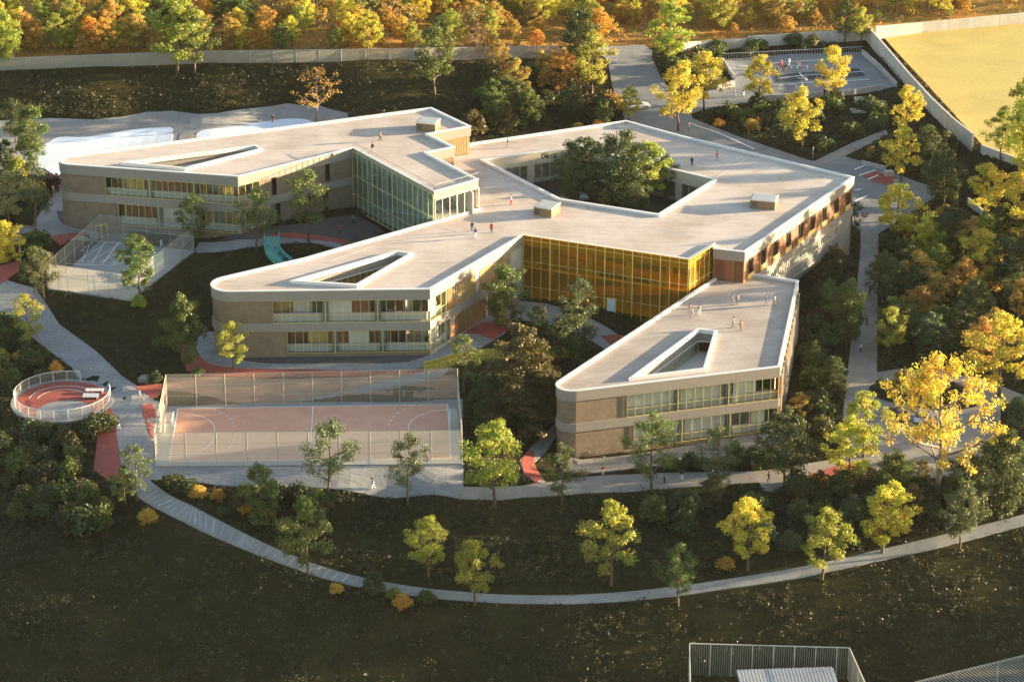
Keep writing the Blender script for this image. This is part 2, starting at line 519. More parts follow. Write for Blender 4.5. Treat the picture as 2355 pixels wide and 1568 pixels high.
def glass_mat(name, tint, gloss=0.14, rough=0.03, veil=None, veil_fac=0.0):
    m = bpy.data.materials.new(name); m.use_nodes = True
    nt = m.node_tree; nt.nodes.clear()
    o = N(nt, 'ShaderNodeOutputMaterial')
    t = N(nt, 'ShaderNodeBsdfTransparent'); t.inputs[0].default_value = (*tint, 1)
    gl = N(nt, 'ShaderNodeBsdfGlossy'); gl.inputs['Roughness'].default_value = rough; gl.inputs[0].default_value = (.9, .95, 1, 1)
    fr = N(nt, 'ShaderNodeLayerWeight', Blend=0.5)
    pw = N(nt, 'ShaderNodeMath', operation='POWER'); nt.links.new(fr.outputs['Facing'], pw.inputs[0]); pw.inputs[1].default_value = 4.0
    ma = N(nt, 'ShaderNodeMath', operation='MULTIPLY_ADD'); nt.links.new(pw.outputs[0], ma.inputs[0]); ma.inputs[1].default_value = .45; ma.inputs[2].default_value = gloss
    mx = N(nt, 'ShaderNodeMixShader'); nt.links.new(ma.outputs[0], mx.inputs[0]); nt.links.new(t.outputs[0], mx.inputs[1]); nt.links.new(gl.outputs[0], mx.inputs[2])
    if veil:
        d = N(nt, 'ShaderNodeBsdfDiffuse'); d.inputs[0].default_value = (*veil, 1)
        m2 = N(nt, 'ShaderNodeMixShader'); m2.inputs[0].default_value = veil_fac
        nt.links.new(mx.outputs[0], m2.inputs[1]); nt.links.new(d.outputs[0], m2.inputs[2]); mx = m2
    nt.links.new(mx.outputs[0], o.inputs[0])
    return m

def net_mat(name, col, cover, step=0.12):
    """woven wire netting: threads crossing at 45 degrees along the panel's uv, clear between them"""
    m = bpy.data.materials.new(name); m.use_nodes = True
    nt = m.node_tree; nt.nodes.clear()
    o = N(nt, 'ShaderNodeOutputMaterial')
    uv = N(nt, 'ShaderNodeUVMap')
    mp = N(nt, 'ShaderNodeMapping'); mp.inputs['Rotation'].default_value = (0, 0, math.pi / 4); mp.inputs['Scale'].default_value = (1 / step, 1 / step, 1)
    nt.links.new(uv.outputs[0], mp.inputs[0])
    sx = N(nt, 'ShaderNodeSeparateXYZ'); nt.links.new(mp.outputs[0], sx.inputs[0])
    cmp_ = []
    k = 1 - math.sqrt(1 - cover)
    for i in (0, 1):
        fr = N(nt, 'ShaderNodeMath', operation='FRACT'); nt.links.new(sx.outputs[i], fr.inputs[0])
        lt = N(nt, 'ShaderNodeMath', operation='LESS_THAN'); nt.links.new(fr.outputs[0], lt.inputs[0]); lt.inputs[1].default_value = k
        cmp_.append(lt)
    mx = N(nt, 'ShaderNodeMath', operation='MAXIMUM'); nt.links.new(cmp_[0].outputs[0], mx.inputs[0]); nt.links.new(cmp_[1].outputs[0], mx.inputs[1])
    t = N(nt, 'ShaderNodeBsdfTransparent')
    d = N(nt, 'ShaderNodeBsdfDiffuse'); d.inputs[0].default_value = (*col, 1)
    tr = N(nt, 'ShaderNodeBsdfTranslucent'); tr.inputs[0].default_value = (*col, 1)
    dm = N(nt, 'ShaderNodeMixShader'); dm.inputs[0].default_value = 0.4
    nt.links.new(d.outputs[0], dm.inputs[1]); nt.links.new(tr.outputs[0], dm.inputs[2])
    ms = N(nt, 'ShaderNodeMixShader'); nt.links.new(mx.outputs[0], ms.inputs[0]); nt.links.new(t.outputs[0], ms.inputs[1]); nt.links.new(dm.outputs[0], ms.inputs[2])
    nt.links.new(ms.outputs[0], o.inputs[0])
    return m

def leaf_mat(name, base=None, trans=0.45):
    """leaves: the plant's own colour (object colour), varied leaf by leaf and clump by clump"""
    m = bpy.data.materials.new(name); m.use_nodes = True
    nt = m.node_tree; nt.nodes.clear()
    o = N(nt, 'ShaderNodeOutputMaterial')
    if base is None:
        oi = N(nt, 'ShaderNodeObjectInfo'); c0 = oi.outputs['Color']
    else:
        a = N(nt, 'ShaderNodeAttribute', attribute_name='col'); c0 = a.outputs['Color']
    at1 = N(nt, 'ShaderNodeAttribute', attribute_name='tint')
    at2 = N(nt, 'ShaderNodeAttribute', attribute_name='clump')
    hs = N(nt, 'ShaderNodeHueSaturation')
    mh = N(nt, 'ShaderNodeMapRange'); mh.inputs['To Min'].default_value = 0.48; mh.inputs['To Max'].default_value = 0.522
    nt.links.new(at2.outputs['Fac'], mh.inputs[0]); nt.links.new(mh.outputs[0], hs.inputs['Hue'])
    mv = N(nt, 'ShaderNodeMapRange'); mv.inputs['To Min'].default_value = 0.6; mv.inputs['To Max'].default_value = 1.4
    nt.links.new(at1.outputs['Fac'], mv.inputs[0]); nt.links.new(mv.outputs[0], hs.inputs['Value'])
    nt.links.new(c0, hs.inputs['Color'])
    d = N(nt, 'ShaderNodeBsdfDiffuse'); nt.links.new(hs.outputs[0], d.inputs[0])
    t = N(nt, 'ShaderNodeBsdfTranslucent'); nt.links.new(hs.outputs[0], t.inputs[0])
    mx = N(nt, 'ShaderNodeMixShader'); mx.inputs[0].default_value = trans
    nt.links.new(d.outputs[0], mx.inputs[1]); nt.links.new(t.outputs[0], mx.inputs[2])
    gl = N(nt, 'ShaderNodeBsdfGlossy'); gl.inputs['Roughness'].default_value = 0.5; gl.inputs[0].default_value = (1, 1, 1, 1)
    m2 = N(nt, 'ShaderNodeMixShader'); m2.inputs[0].default_value = 0.03
    nt.links.new(mx.outputs[0], m2.inputs[1]); nt.links.new(gl.outputs[0], m2.inputs[2])
    nt.links.new(m2.outputs[0], o.inputs[0])
    return m

M = dict(
    roof=roof_mat('pale roof felt', (.57, .485, .42)),
    roof2=roof_mat('gravel roof', (.46, .395, .34)),
    white=surf('white coated metal', (.64, .62, .59), rough=.45, var=.04, scale=2),
    fascia=surf('beige render', (.29, .25, .205), rough=.7, var=.05, scale=1.2),
    cream=surf('cream wall', (.50, .44, .35), rough=.8, var=.08),
    inner=surf('interior plaster', (.62, .57, .49), rough=.85, var=.05),
    floor=surf('interior floor', (.66, .58, .47), rough=.5, var=.08),
    ceil=surf('ceiling board', (.78, .76, .70), rough=.9, var=.03),
    concrete=surf('cast concrete', (.42, .40, .37), rough=.85, var=.18, scale=1.2, bump=.2),
    concrete2=surf('pale concrete wall', (.55, .50, .43), rough=.85, var=.16, scale=.6, stretch=(1, 1, .35)),
    darkbase=surf('dark stone plinth', (.10, .095, .09), rough=.8, var=.2),
    brick=brick_mat('tan brick', (.22, .145, .085), (.15, .095, .055), (.34, .27, .19)),
    wood=wood_mat('timber boards', (.12, .042, .016), (.21, .08, .03), (.30, .13, .05)),
    slat=surf('timber slats', (.42, .24, .11), rough=.6, var=.25, scale=2, stretch=(1, 1, .2)),
    tan=surf('tan brick screen', (.50, .34, .16), rough=.8, var=.2),
    yellow=surf('yellow frame paint', (.74, .60, .17), rough=.4, var=.05),
    gold=surf('golden panel', (.74, .50, .16), rough=.45, var=.08),
    mustard=surf('mustard ramp wall', (.52, .40, .07), rough=.5, var=.06),
    steel=surf('galvanised steel', (.42, .41, .40), rough=.4, var=.08, metal=.3),
    dark=surf('dark metal', (.06, .06, .062), rough=.45, var=.1),
    glass=glass_mat('window glass', (.94, .95, .93), .03),
    tealglass=glass_mat('blue green glass', (.80, .91, .89), .07, .05, (.40, .47, .45), .12),
    yglass=glass_mat('amber glass', (1.0, .79, .28), .015, .03, (.82, .54, .10), .09),
    asphalt=pave_mat('asphalt road', (.23, .225, .22), bw=40, bh=7, var=.14, joint=.9),
    paver=pave_mat('grey pavers', (.27, .265, .26), bw=2.2, bh=.8, var=.14),
    sand=pave_mat('sandy gravel', (.30, .265, .225), bw=60, bh=30, var=.2, joint=1),
    conc=pave_mat('poured concrete', (.29, .275, .255), bw=6, bh=4, var=.14, joint=.75),
    redpave=pave_mat('red rubber paving', (.34, .085, .062), bw=30, bh=1.0, var=.1, joint=.85),
    cobble=pave_mat('dark cobbles', (.12, .105, .10), bw=.5, bh=.3, var=.25, joint=.5),
    court=surf('orange court surface', (.66, .34, .22), rough=.75, var=.08, scale=.5),
    courtedge=surf('court apron', (.30, .29, .27), rough=.8, var=.1),
    line=surf('white line paint', (.80, .80, .78), rough=.6, var=.06),
    field=surf('yellow field surface', (.50, .375, .11), rough=.9, var=.10, scale=1.5),
    mat=surf('black sports matting', (.045, .05, .055), rough=.7, var=.2),
    pool=surf('pale pool basin', (.70, .76, .84), rough=.2, var=.03, scale=.8, spec=.6),
    teal=surf('teal plastic', (.13, .40, .36), rough=.35, var=.04),
    terracotta=surf('terracotta', (.30, .14, .08), rough=.8, var=.15),
    card=surf('tan roof box cladding', (.22, .14, .08), rough=.8, var=.14),
    stone=surf('boulder stone', (.22, .20, .18), rough=.9, var=.3, bump=.5),
    soil=surf('planted soil', (.05, .042, .026), rough=1, var=.3),
    bark=surf('bark', (.16, .115, .075), rough=.9, var=.3, scale=4, stretch=(1, 1, .3)),
    bark_pale=surf('pale bark', (.26, .20, .14), rough=.9, var=.3, scale=4, stretch=(1, 1, .3)),
    net=net_mat('wire netting', (.60, .52, .42), .30, .09),
    net_front=net_mat('pale wind netting', (.64, .59, .49), .44, .09),
    net_soft=net_mat('fine pale netting', (.60, .57, .51), .22, .09),
    rust=pave_mat('rusty brown paving', (.34, .20, .13), bw=30, bh=1.0, var=.12, joint=.85),
    ramp=surf('orange timber ramp', (.72, .38, .10), rough=.5, var=.12),
    goldframe=surf('golden frame paint', (.84, .64, .18), rough=.4, var=.05),
    grate=surf('dull beige slats', (.24, .22, .18), rough=.8, var=.15),
    joint=surf('pale path stripe', (.40, .385, .36), rough=.8, var=.2),
    column=surf('grey concrete column', (.20, .19, .18), rough=.85, var=.15),
    brightening_sheet=surf('pale brightening sheet', (.66, .64, .56), rough=.9, var=.06, scale=6, stretch=(3, 3, .2)),
    spandrel=surf('grey spandrel panel', (.47, .455, .43), rough=.5, var=.05),
    board=surf('green display board', (.06, .10, .05), rough=.7, var=.2),
    ochre=surf('ochre wall', (.55, .40, .14), rough=.7, var=.1),
    screen=net_mat('woven fence screen', (.47, .42, .34), .82, .1),
    leaf=leaf_mat('leaves'),
    cover=leaf_mat('ground plants', base=True, trans=.25),
)
# ------------------------------------------------------------------ paving outlines (layout coordinates)
PAVED = []        # world polygons that plants keep clear of

def wpoly(pts):
    return ccw([tuple(on(x, y)[:2]) for x, y in pts])

def drape(name, poly, off, mat, step=1.6, label=None, skirt=0.35, keep=True):
    """a sheet laid over the terrain inside a world polygon, with a small kerb edge"""
    if keep: PAVED.append(poly)
    P = []
    n = len(poly)
    for i in range(n):
        a, b = Vector(poly[i][:2]), Vector(poly[(i + 1) % n][:2])
        k = max(1, int((b - a).length / step))
        for s in range(k): P.append(a.lerp(b, s / k))
    nb = len(P)
    xs = [p.x for p in P]; ys = [p.y for p in P]
    gx, gy = np.meshgrid(np.arange(min(xs), max(xs), step), np.arange(min(ys), max(ys), step))
    gx, gy = gx.ravel() + .37, gy.ravel() + .41
    ok = inside(poly, gx, gy)
    pin = np.array([[p.x, p.y] for p in P])
    q = np.stack([gx[ok], gy[ok]], 1)
    if len(q):
        far = np.array([((pin - r) ** 2).sum(1).min() > (step * .35) ** 2 for r in q])
        q = q[far]
    pts = P + [Vector(r) for r in q]
    v, e, f, *_ = delaunay_2d_cdt(pts, [(i, (i + 1) % nb) for i in range(nb)], [], 1, 1e-4)
    z = terrain([[p.x, p.y] for p in v]) + off
    mb = MB()
    mb.v = [(p.x, p.y, zz) for p, zz in zip(v, z)]
    for t in f:
        a, b, c = (v[i] for i in t[:3])
        cr = (b - a).cross(c - a)
        mb.f.append(tuple(t) if cr > 0 else tuple(reversed(t))); mb.uv.append(None); mb.mi.append(0)
    for i in range(nb):
        a, b = P[i], P[(i + 1) % nb]
        za, zb = tz(a.x, a.y) + off, tz(b.x, b.y) + off
        mb.face([(a.x, a.y, za - skirt), (b.x, b.y, zb - skirt), (b.x, b.y, zb), (a.x, a.y, za)])
    o = mb.build(name, mat)
    return tag(o, label, None, None, 'structure')

def strip(name, pts, width, off, mat, label=None, skirt=0.02):
    """a narrow painted line following the ground between world points"""
    mb = MB()
    w = [Vector(p[:2]) for p in pts]
    dense = []
    for a, b in zip(w, w[1:]):
        k = max(1, int((b - a).length / 1.2))
        for s in range(k): dense.append(a.lerp(b, s / k))
    dense.append(w[-1])
    L, R = [], []
    for i, p in enumerate(dense):
        d = (dense[min(i + 1, len(dense) - 1)] - dense[max(i - 1, 0)]).normalized()
        n = Vector((-d.y, d.x)) * width / 2
        for lst, q in ((L, p + n), (R, p - n)):
            lst.append((q.x, q.y, tz(q.x, q.y) + off))
    for i in range(len(dense) - 1):
        mb.face([R[i], R[i + 1], L[i + 1], L[i]])
    o = mb.build(name, mat)
    return tag(o, label, None, None, 'structure')

lower_path = spline([(342,1104),(390,1139),(440,1163),(474,1181),(574,1233),(660,1272),(750,1306),(850,1332),(960,1351),(1060,1361),(1160,1368),(1300,1369),(1430,1362),(1560,1348),(1700,1328),(1850,1303),(2000,1270),(2150,1235),(2280,1203),(2420,1166)], 3) + \
    spline([(2420,1192),(2280,1229),(2150,1262),(2000,1295),(1850,1327),(1700,1350),(1560,1370),(1430,1383),(1300,1389),(1160,1387),(1060,1381),(960,1372),(850,1355),(750,1332),(660,1302),(574,1269),(480,1229),(420,1200),(353,1166),(316,1143)], 3)
drape('lower_footpath', wpoly(lower_path), .10, M['conc'], label='pale curved footpath sweeping along the dark lower slope')
for i in range(30):  # thin pale stripes across the left stretch of the path
    k = i * .66
    u0 = lower_path[2 + int(k)]; u1 = lower_path[3 + int(k)]; f = k - int(k)
    l0 = lower_path[-2 - int(k)]; l1 = lower_path[-3 - int(k)]
    pa = (u0[0] + (u1[0] - u0[0]) * f, u0[1] + (u1[1] - u0[1]) * f); pb = (l0[0] + (l1[0] - l0[0]) * f, l0[1] + (l1[1] - l0[1]) * f)
    if pa[0] > 900: break
    strip('path_stripe', [on(pa[0] - 8, pa[1] + 1), on(pb[0] + 10, pb[1] - 1)], .16 + .1 * (i % 3 == 0), .13, M['joint'], 'pale stripe across the curved lower path')
plaza = [(253,938),(263,955),(267,992),(278,1069),(316,1143),(342,1104),(414,1103),(550,1119),(785,1127),(950,1141),(1060,1148),(1066,1120),(1064,918),(385,930),(345,915),(322,893),(280,865),(217,805),(135,745),(110,705),(80,664),(0,640),(-90,640),(-90,700),(0,716),(40,750),(77,779),(150,835),(213,889)]
drape('plaza', wpoly(plaza), .10, M['paver'], label='grey paved plaza and path beside the orange court')
for i, (nm, pts) in enumerate([
    ('red_paving', [(325,935),(366,932),(357,1000),(359,1060),(349,1015)]),
    ('red_paving', [(308,890),(372,884),(374,916),(348,916)]),
    ('red_paving', [(217,970),(254,938),(265,960),(267,992),(228,995)]),
    ('red_paving', [(224,997),(267,995),(273,1040),(279,1070),(293,1100),(250,1106),(215,1082),(222,1030)]),
    ('red_paving', [(-60,632),(0,612),(45,602),(44,624),(0,655),(-60,690)]),
    ]):
    drape(nm, wpoly(pts), .14, M['redpave'], label='red rubber paving beside the grey path')
bank_red = [(384,868),(700,872),(1000,866),(1050,862),(1054,916),(800,922),(600,926),(384,930)]
drape('red_paving', wpoly(bank_red), .10, M['rust'], label='rusty red paved bank behind the court net')
drape('paved_path', wpoly([(640,924),(720,915),(800,900),(900,876),(975,856),(1010,850),(1040,845),(1015,868),(960,884),(880,898),(800,916),(740,921)]), .16, M['paver'], label='pale path crossing the red bank behind the court')
mid_red = [(418,793),(440,790),(452,813),(480,838),(540,848),(640,851),(760,852),(900,854),(1000,850),(1000,866),(800,866),(600,869),(470,866),(430,852),(416,825)]
drape('red_paving', wpoly(mid_red), .12, M['redpave'], label='red rubber path curving round the brick wing')
mid_pav = spline([(452,786),(455,810),(480,837),(540,847),(640,850),(785,852),(880,853),(968,848),(1035,829),(1095,806),(1140,780),(1160,760),(1080,740),(1000,790),(900,800),(640,790),(520,770),(470,765)], 4, True)
drape('paved_terrace', wpoly(mid_pav), .15, M['paver'], label='grey paved band round the foot of the brick wing')
mid_cob = spline([(496,797),(510,814),(545,829),(640,838),(785,837),(900,837),(960,828),(996,806),(960,780),(800,770),(560,770)], 4, True)
drape('cobble_apron', wpoly(mid_cob), .19, M['cobble'], label='dark cobbled apron under the brick wing windows')
yard = [(1030,790),(1070,755),(1110,720),(1180,690),(1260,700),(1420,770),(1480,790),(1420,830),(1385,800),(1260,745),(1180,735),(1140,765),(1095,795)]
drape('school_yard', wpoly(yard), .12, M['conc'], label='grey paved yard in front of the amber glass hall')
drape('red_paving', wpoly([(1065,768),(1110,744),(1165,735),(1185,752),(1130,784),(1100,770)]), .17, M['redpave'], label='dull red paving of the yard')
drape('red_paving', wpoly([(1382,775),(1420,770),(1470,800),(1440,812),(1400,790)]), .17, M['redpave'], label='dark red paving by the hall door')
# west terrace
west = [(-60,290),(0,279),(113,273),(213,277),(277,271),(337,259),(394,256),(457,264),(500,262),(560,252),(660,239),(734,244),(800,262),(800,330),(500,420),(300,500),(300,590),(230,549),(165,552),(110,547),(75,520),(92,490),(122,450),(112,412),(60,400),(-60,380)]
drape('west_terrace', wpoly(west), .10, M['conc'], step=2.0, label='wide pale concrete terrace behind the west wing')
pool1 = spline([(60,360),(110,330),(140,317),(200,317),(300,301),(360,296),(392,295),(397,304),(389,330),(300,380),(146,405),(100,389),(70,385)], 4, True)
pool2 = spline([(462,303),(534,294),(634,278),(687,275),(716,281),(735,295),(600,330),(470,345),(452,325)], 4, True)
for i, pl in enumerate((pool1, pool2)):
    drape('pool', wpoly(pl), .16, M['pool'], step=2.0, skirt=.1, label='pale blue shallow pool on the concrete terrace')
drape('tan_paving', wpoly([(414,311),(425,306),(458,314),(452,330),(410,330)]), .15, M['sand'], label='sandy paving between the two pale pools')
drape('cobble_apron', wpoly(spline([(134,497),(146,487),(300,520),(548,530),(548,540),(420,540),(250,534),(180,527),(142,513)], 3, True)), .15, M['cobble'], label='dark cobbled apron round the rounded west corner')
south = spline([(447,580),(458,559),(520,557),(580,552),(640,546),(700,540),(760,535),(830,520),(880,540),(830,570),(785,566),(715,556),(650,561),(600,567),(540,575),(490,582)], 3, True)
drape('dark_yard', wpoly([(548,535),(700,515),(815,495),(880,530),(860,575),(785,562),(700,545),(600,552),(500,556)]), .10, M['cobble'], label='dark paved yard below the blue green glass hall')
drape('paved_path', wpoly([(447,580),(458,559),(520,557),(580,552),(640,546),(700,543),(785,562),(790,578),(715,558),(650,561),(600,567),(540,575),(490,582)]), .14, M['paver'], label='light paved path curving past the green slide')
drape('red_paving', wpoly([(597,545),(667,537),(734,543),(800,556),(800,566),(720,553),(640,547)]), .18, M['redpave'], label='red paving strip above the green slide')
drape('red_paving', wpoly([(110,548),(165,538),(200,536),(170,548),(140,566)]), .14, M['redpave'], label='red paving at the corner of the small cage')
# south-east wing
road_s = [(1060,1148),(1150,1150),(1250,1142),(1349,1134),(1494,1127),(1673,1114),(1746,1110),(1757,1129),(1776,1131),(1810,1112),(1846,1100),(1885,1097),(1945,1084),(1977,1069),(2080,1098),(2150,1100),(2240,1090),(2264,1044),(2287,1005),(2302,955),(2300,922),(2254,885),(2204,862),(2127,851),(2070,849),(2017,857),(2020,581),(2020,520),(1979,520),(1979,575),(1939,950),(1935,1052),(1900,1060),(1776,1080),(1733,1085),(1528,1088),(1400,1093),(1349,1097),(1300,1102),(1260,1110),(1245,1100),(1228,1065),(1255,1040),(1292,985),(1280,970),(1220,1030),(1195,1060),(1205,1092),(1230,1112),(1200,1118),(1066,1120)]
drape('service_road', wpoly(road_s), .10, M['sand'], step=1.8, label='pale gravel road along the south-east wing with its turning loop')
drape('loop_road', wpoly([(2204,862),(2260,870),(2420,938),(2420,962),(2355,938),(2300,922),(2254,885)]), .08, M['sand'], label='pale gravel lane leaving the turning loop')
drape('red_paving', wpoly(spline([(1846,1100),(1885,1085),(1920,1074),(1947,1067),(1977,1069),(1945,1084),(1885,1097)], 3, True)), .15, M['redpave'], label='curved red paving at the edge of the gravel road')
drape('red_paving', wpoly([(1199,1062),(1214,1036),(1229,1040),(1228,1068),(1248,1102),(1231,1112),(1206,1092)]), .15, M['redpave'], label='red paving by the rounded brick corner')
drape('red_paving', wpoly([(2340,1098),(2420,1085),(2420,1100),(2350,1108)]), .15, M['redpave'], label='red paving at the far side of the turning loop')
drape('stone_apron', wpoly([(1288,1020),(1292,1050),(1340,1058),(1430,1050),(1790,990),(1806,1010),(1770,1056),(1700,1062),(1600,1066),(1450,1078),(1350,1090),(1296,1086),(1282,1060)]), .13, M['sand'], label='brown grey apron below the south-east wing windows')
island_ = wpoly(spline([(2000,893),(2044,880),(2100,876),(2170,884),(2235,905),(2245,930),(2180,942),(2100,930),(2064,925),(2020,915)], 3, True))
PAVED_ISLE = island = wpoly(spline([(1998,893),(2040,878),(2100,872),(2175,880),(2240,903),(2256,930),(2185,946),(2100,936),(2060,928),(2016,916)], 3, True))
drape('loop_island', island, .2, M['soil'], label='dark planted island inside the turning loop', keep=False)
# north-east
road_n = [(1350,98),(1400,108),(1480,104),(1500,118),(1498,133),(1520,178),(1545,215),(1585,247),(1600,215),(1660,200),(1690,180),(1663,137),(1982,122),(2062,200),(2030,206),(1985,215),(1737,234),(1640,248),(1590,262),(1592,273),(1703,317),(1860,370),(1874,372),(1960,330),(2037,299),(2044,313),(1985,340),(1942,361),(1980,372),(2110,420),(2150,432),(2150,455),(2080,500),(2010,545),(1960,520),(1960,440),(1900,430),(1570,330),(1440,300),(1432,253),(1408,200),(1397,140)]
drape('entrance_road', wpoly(road_n), .10, M['asphalt'], step=1.8, label='grey entrance road, forecourt and upper playground')
drape('gravel_path', wpoly([(1874,372),(1960,330),(2037,299),(2044,313),(1985,340),(1942,361),(1900,378)]), .14, M['sand'], label='sandy path between the two planted beds')
drape('red_paving', wpoly([(1980,405),(2010,395),(2064,412),(2045,428),(2010,420)]), .15, M['redpave'], label='red parking bay patch')
drape('sports_matting', wpoly([(1780,177),(1975,159.5),(1990,177),(1787,192.5)]), .16, M['mat'], label='black matting laid on the upper playground')
for pts in ([(1587,286),(1650,307),(1735,345)], [(1965,392),(2000,378)], [(1975,406),(2014,393)], [(1995,415),(2020,405)], [(1965,440),(1980,437)], [(1965,465),(1995,452)], [(1975,480),(1990,474)], [(2044,880),(2010,897)]):
    strip('road_marking', [on(*p) for p in pts], .28, .17, M['line'], 'white painted line on the grey forecourt')
for pts in ([(1838,170),(1853,187)], [(1790,183),(1985,167)], [(1700,155),(1960,140)], [(1720,205),(2000,185)]):
    strip('court_marking', [on(*p) for p in pts], .2, .21, M['line'], 'white line on the upper playground')
strip('court_marking', [on(*p) for p in [(2068,1068),(2062,1095)]], .25, .17, M['line'], 'white line across the turning loop')
FIELD_Z = 2.2
fieldp = ccw([tuple(at(x, y, FIELD_Z)[:2]) for x, y in [(2030,86),(2355,57),(2620,36),(2700,420),(2355,372),(2262,338)]])
PAVED.append(fieldp)
mbf = MB(); mbf.prism(fieldp, FIELD_Z - 1.5, FIELD_Z + .25)
tag(mbf.build('sports_field', M['field']), 'large plain yellow sports field beyond the concrete wall', None, None, 'structure')

# building footprints (roof outlines at roof level)
def rp(pts, z):
    return [tuple(at(p[0], p[1], z)[:2]) + ((p[2],) if len(p) > 2 else ()) for p in pts]
L_d = [(50,370.5,2.3),(547,405.5),(812,340),(998.5,440),(1100,411.5),(982,350),(1047,337.5),(985,307.5),(1083,290),(992,246.7)]
M_d = [(358,672,3.0),(989,664.3),(1204,540),(1585,596),(1640,563.5),(1640,571),(1713.5,579),(1965,406.5),(1570,312),(1440,276.7),(1083,328.5),(1000,360),(985,420),(1100,477.8),(700,592)]
T_d = [(1232,909,2.2),(1794.5,842.5),(1837,644.5),(1738,629),(1660,625),(1640,640.4)]
def fpoly(d, z): return ccw(fillet(rp(d, z)))
L_out, M_out, T_out = fpoly(L_d, ZL), fpoly(M_d, ZM), fpoly(T_d, ZT)
L_hole = ccw(rp([(296,374.5),(586,336.5),(596,343),(425,386)], ZL))
M_hole = ccw(rp([(683,645.5),(914,580),(941,584),(819,654)], ZM))
T_hole = ccw(rp([(1461,866),(1608,758.5),(1642,762.5),(1617,847)], ZT))
C_hole = ccw(rp([(1113.6,367.5),(1328,337),(1641.7,412),(1514,491),(1288.7,456)], ZM))
BUILT = [offset(L_out, -.3), offset(M_out, -.3), offset(T_out, -.3)]

# ------------------------------------------------------------------ ground
def ground_mesh():
    xs = np.concatenate([[-4000, -2000, -1000, -500, -300, -220], np.arange(-165, 166, 1.3), [220, 300, 500, 1000, 2000, 4000]])
    ys = np.concatenate([[-1500, -500, 0, 120, 190, 225], np.arange(250, 610, 1.3), [640, 700, 800, 1000, 1500, 3000, 6000]])
    X, Y = np.meshgrid(xs, ys)
    xy = np.stack([X.ravel(), Y.ravel()], 1)
    Z = terrain(xy)
    # cut the ground down below the buildings, so that it never shows indoors
    for poly, g in ((L_out, GL), (M_out, GM), (T_out, GT)):
        m = inside(offset(poly, 1.5), xy[:, 0], xy[:, 1])
        if poly is M_out: m &= ~inside(offset(C_hole, -1.5), xy[:, 0], xy[:, 1])
        Z[m] = np.minimum(Z[m], g - 1.2)
    nx, ny = len(xs), len(ys)
    idx = np.arange(nx * ny).reshape(ny, nx)
    q = np.stack([idx[:-1, :-1], idx[:-1, 1:], idx[1:, 1:], idx[1:, :-1]], -1).reshape(-1, 4)
    me = bpy.data.meshes.new('ground')
    me.vertices.add(nx * ny)
    me.vertices.foreach_set('co', np.concatenate([xy, Z[:, None]], 1).ravel())
    me.loops.add(q.size); me.loops.foreach_set('vertex_index', q.ravel().astype(np.int32))
    me.polygons.add(len(q)); me.polygons.foreach_set('loop_start', np.arange(0, q.size, 4, dtype=np.int32)); me.polygons.foreach_set('loop_total', np.full(len(q), 4, np.int32))
    me.polygons.foreach_set('use_smooth', np.ones(len(q), bool))
    me.update(calc_edges=True)
    # wild autumn meadow beyond the boundary fence, short dark turf inside it
    yb = np.interp(xy[:, 0], FENCE_X, FENCE_Y)
    meadow = np.clip((xy[:, 1] - yb) / 3.0, 0, 1)
    a = me.attributes.new('meadow', 'FLOAT', 'POINT'); a.data.foreach_set('value', meadow.astype(np.float32))
    m, nt, b = new_mat('turf and meadow')
    at_ = N(nt, 'ShaderNodeAttribute', attribute_name='meadow')
    g = N(nt, 'ShaderNodeNewGeometry')
    n1 = N(nt, 'ShaderNodeTexNoise', Scale=.16, Detail=9.0, Roughness=.7); nt.links.new(g.outputs['Position'], n1.inputs[0])
    n2 = N(nt, 'ShaderNodeTexNoise', Scale=2.2, Detail=6.0, Roughness=.7); nt.links.new(g.outputs['Position'], n2.inputs[0])
    turf = ramp(nt, n1.outputs[0], [(.30, (.024, .020, .009)), (.5, (.036, .030, .012)), (.68, (.052, .044, .016))])
    mead = ramp(nt, n1.outputs[0], [(.28, (.16, .13, .035)), (.45, (.28, .17, .045)), (.6, (.40, .19, .05)), (.75, (.34, .25, .07))])
    v = ramp(nt, n2.outputs[0], [(.3, (.6, .6, .6)), (.7, (1.3, 1.3, 1.3))])
    nt.links.new(mixc(nt, 1.0, mixc(nt, at_.outputs['Fac'], turf, mead), v, 'MULTIPLY'), b.inputs['Base Color'])
    b.inputs['Roughness'].default_value = 1.0; b.inputs['Specular IOR Level'].default_value = 0.05
    me.materials.append(m)
    o = bpy.data.objects.new('ground', me); COL.objects.link(o)
    tag(o, 'dark turf slopes rising to an orange brown meadow', None, None, 'structure')
_fl = [on(x, y) for x, y in [(-300,178),(0,163),(250,153),(472,145),(785,142),(952,139),(1292,132),(1400,112),(1570,112),(1800,98),(2010,88),(2355,55),(2700,30)]]
FENCE_X, FENCE_Y = [p.x for p in _fl], [p.y for p in _fl]
ground_mesh()

# ------------------------------------------------------------------ the school
anchor = at(1300, 620, 0)
school = thing('school_building', 'large white roofed school with three brick wings and amber glass hall', 'building', (anchor.x, anchor.y, 0))
FH = 1.65                                     # fascia height

def edge_pt(p, q, X, z):
    """world xy on the straight roof edge p-q where the layout x equals X"""
    t = (X - p[0]) / (q[0] - p[0])
    a, b = at(p[0], p[1], z), at(q[0], q[1], z)
    lo, hi = -.2, 1.2
    for _ in range(40):
        m = (lo + hi) / 2
        c = a.lerp(b, m)
        if (proj((c.x, c.y, z))[0] < X) == (q[0] > p[0]): lo = m
        else: hi = m
    c = a.lerp(b, (lo + hi) / 2)
    return Vector((c.x, c.y))

def out_normal(poly, a, b):
    d = (b - a).normalized(); n = Vector((d.y, -d.x))
    m = (a + b) / 2 + n * .6
    if bool(inside(poly, np.array([m.x]), np.array([m.y]))[0]): n = -n
    return n

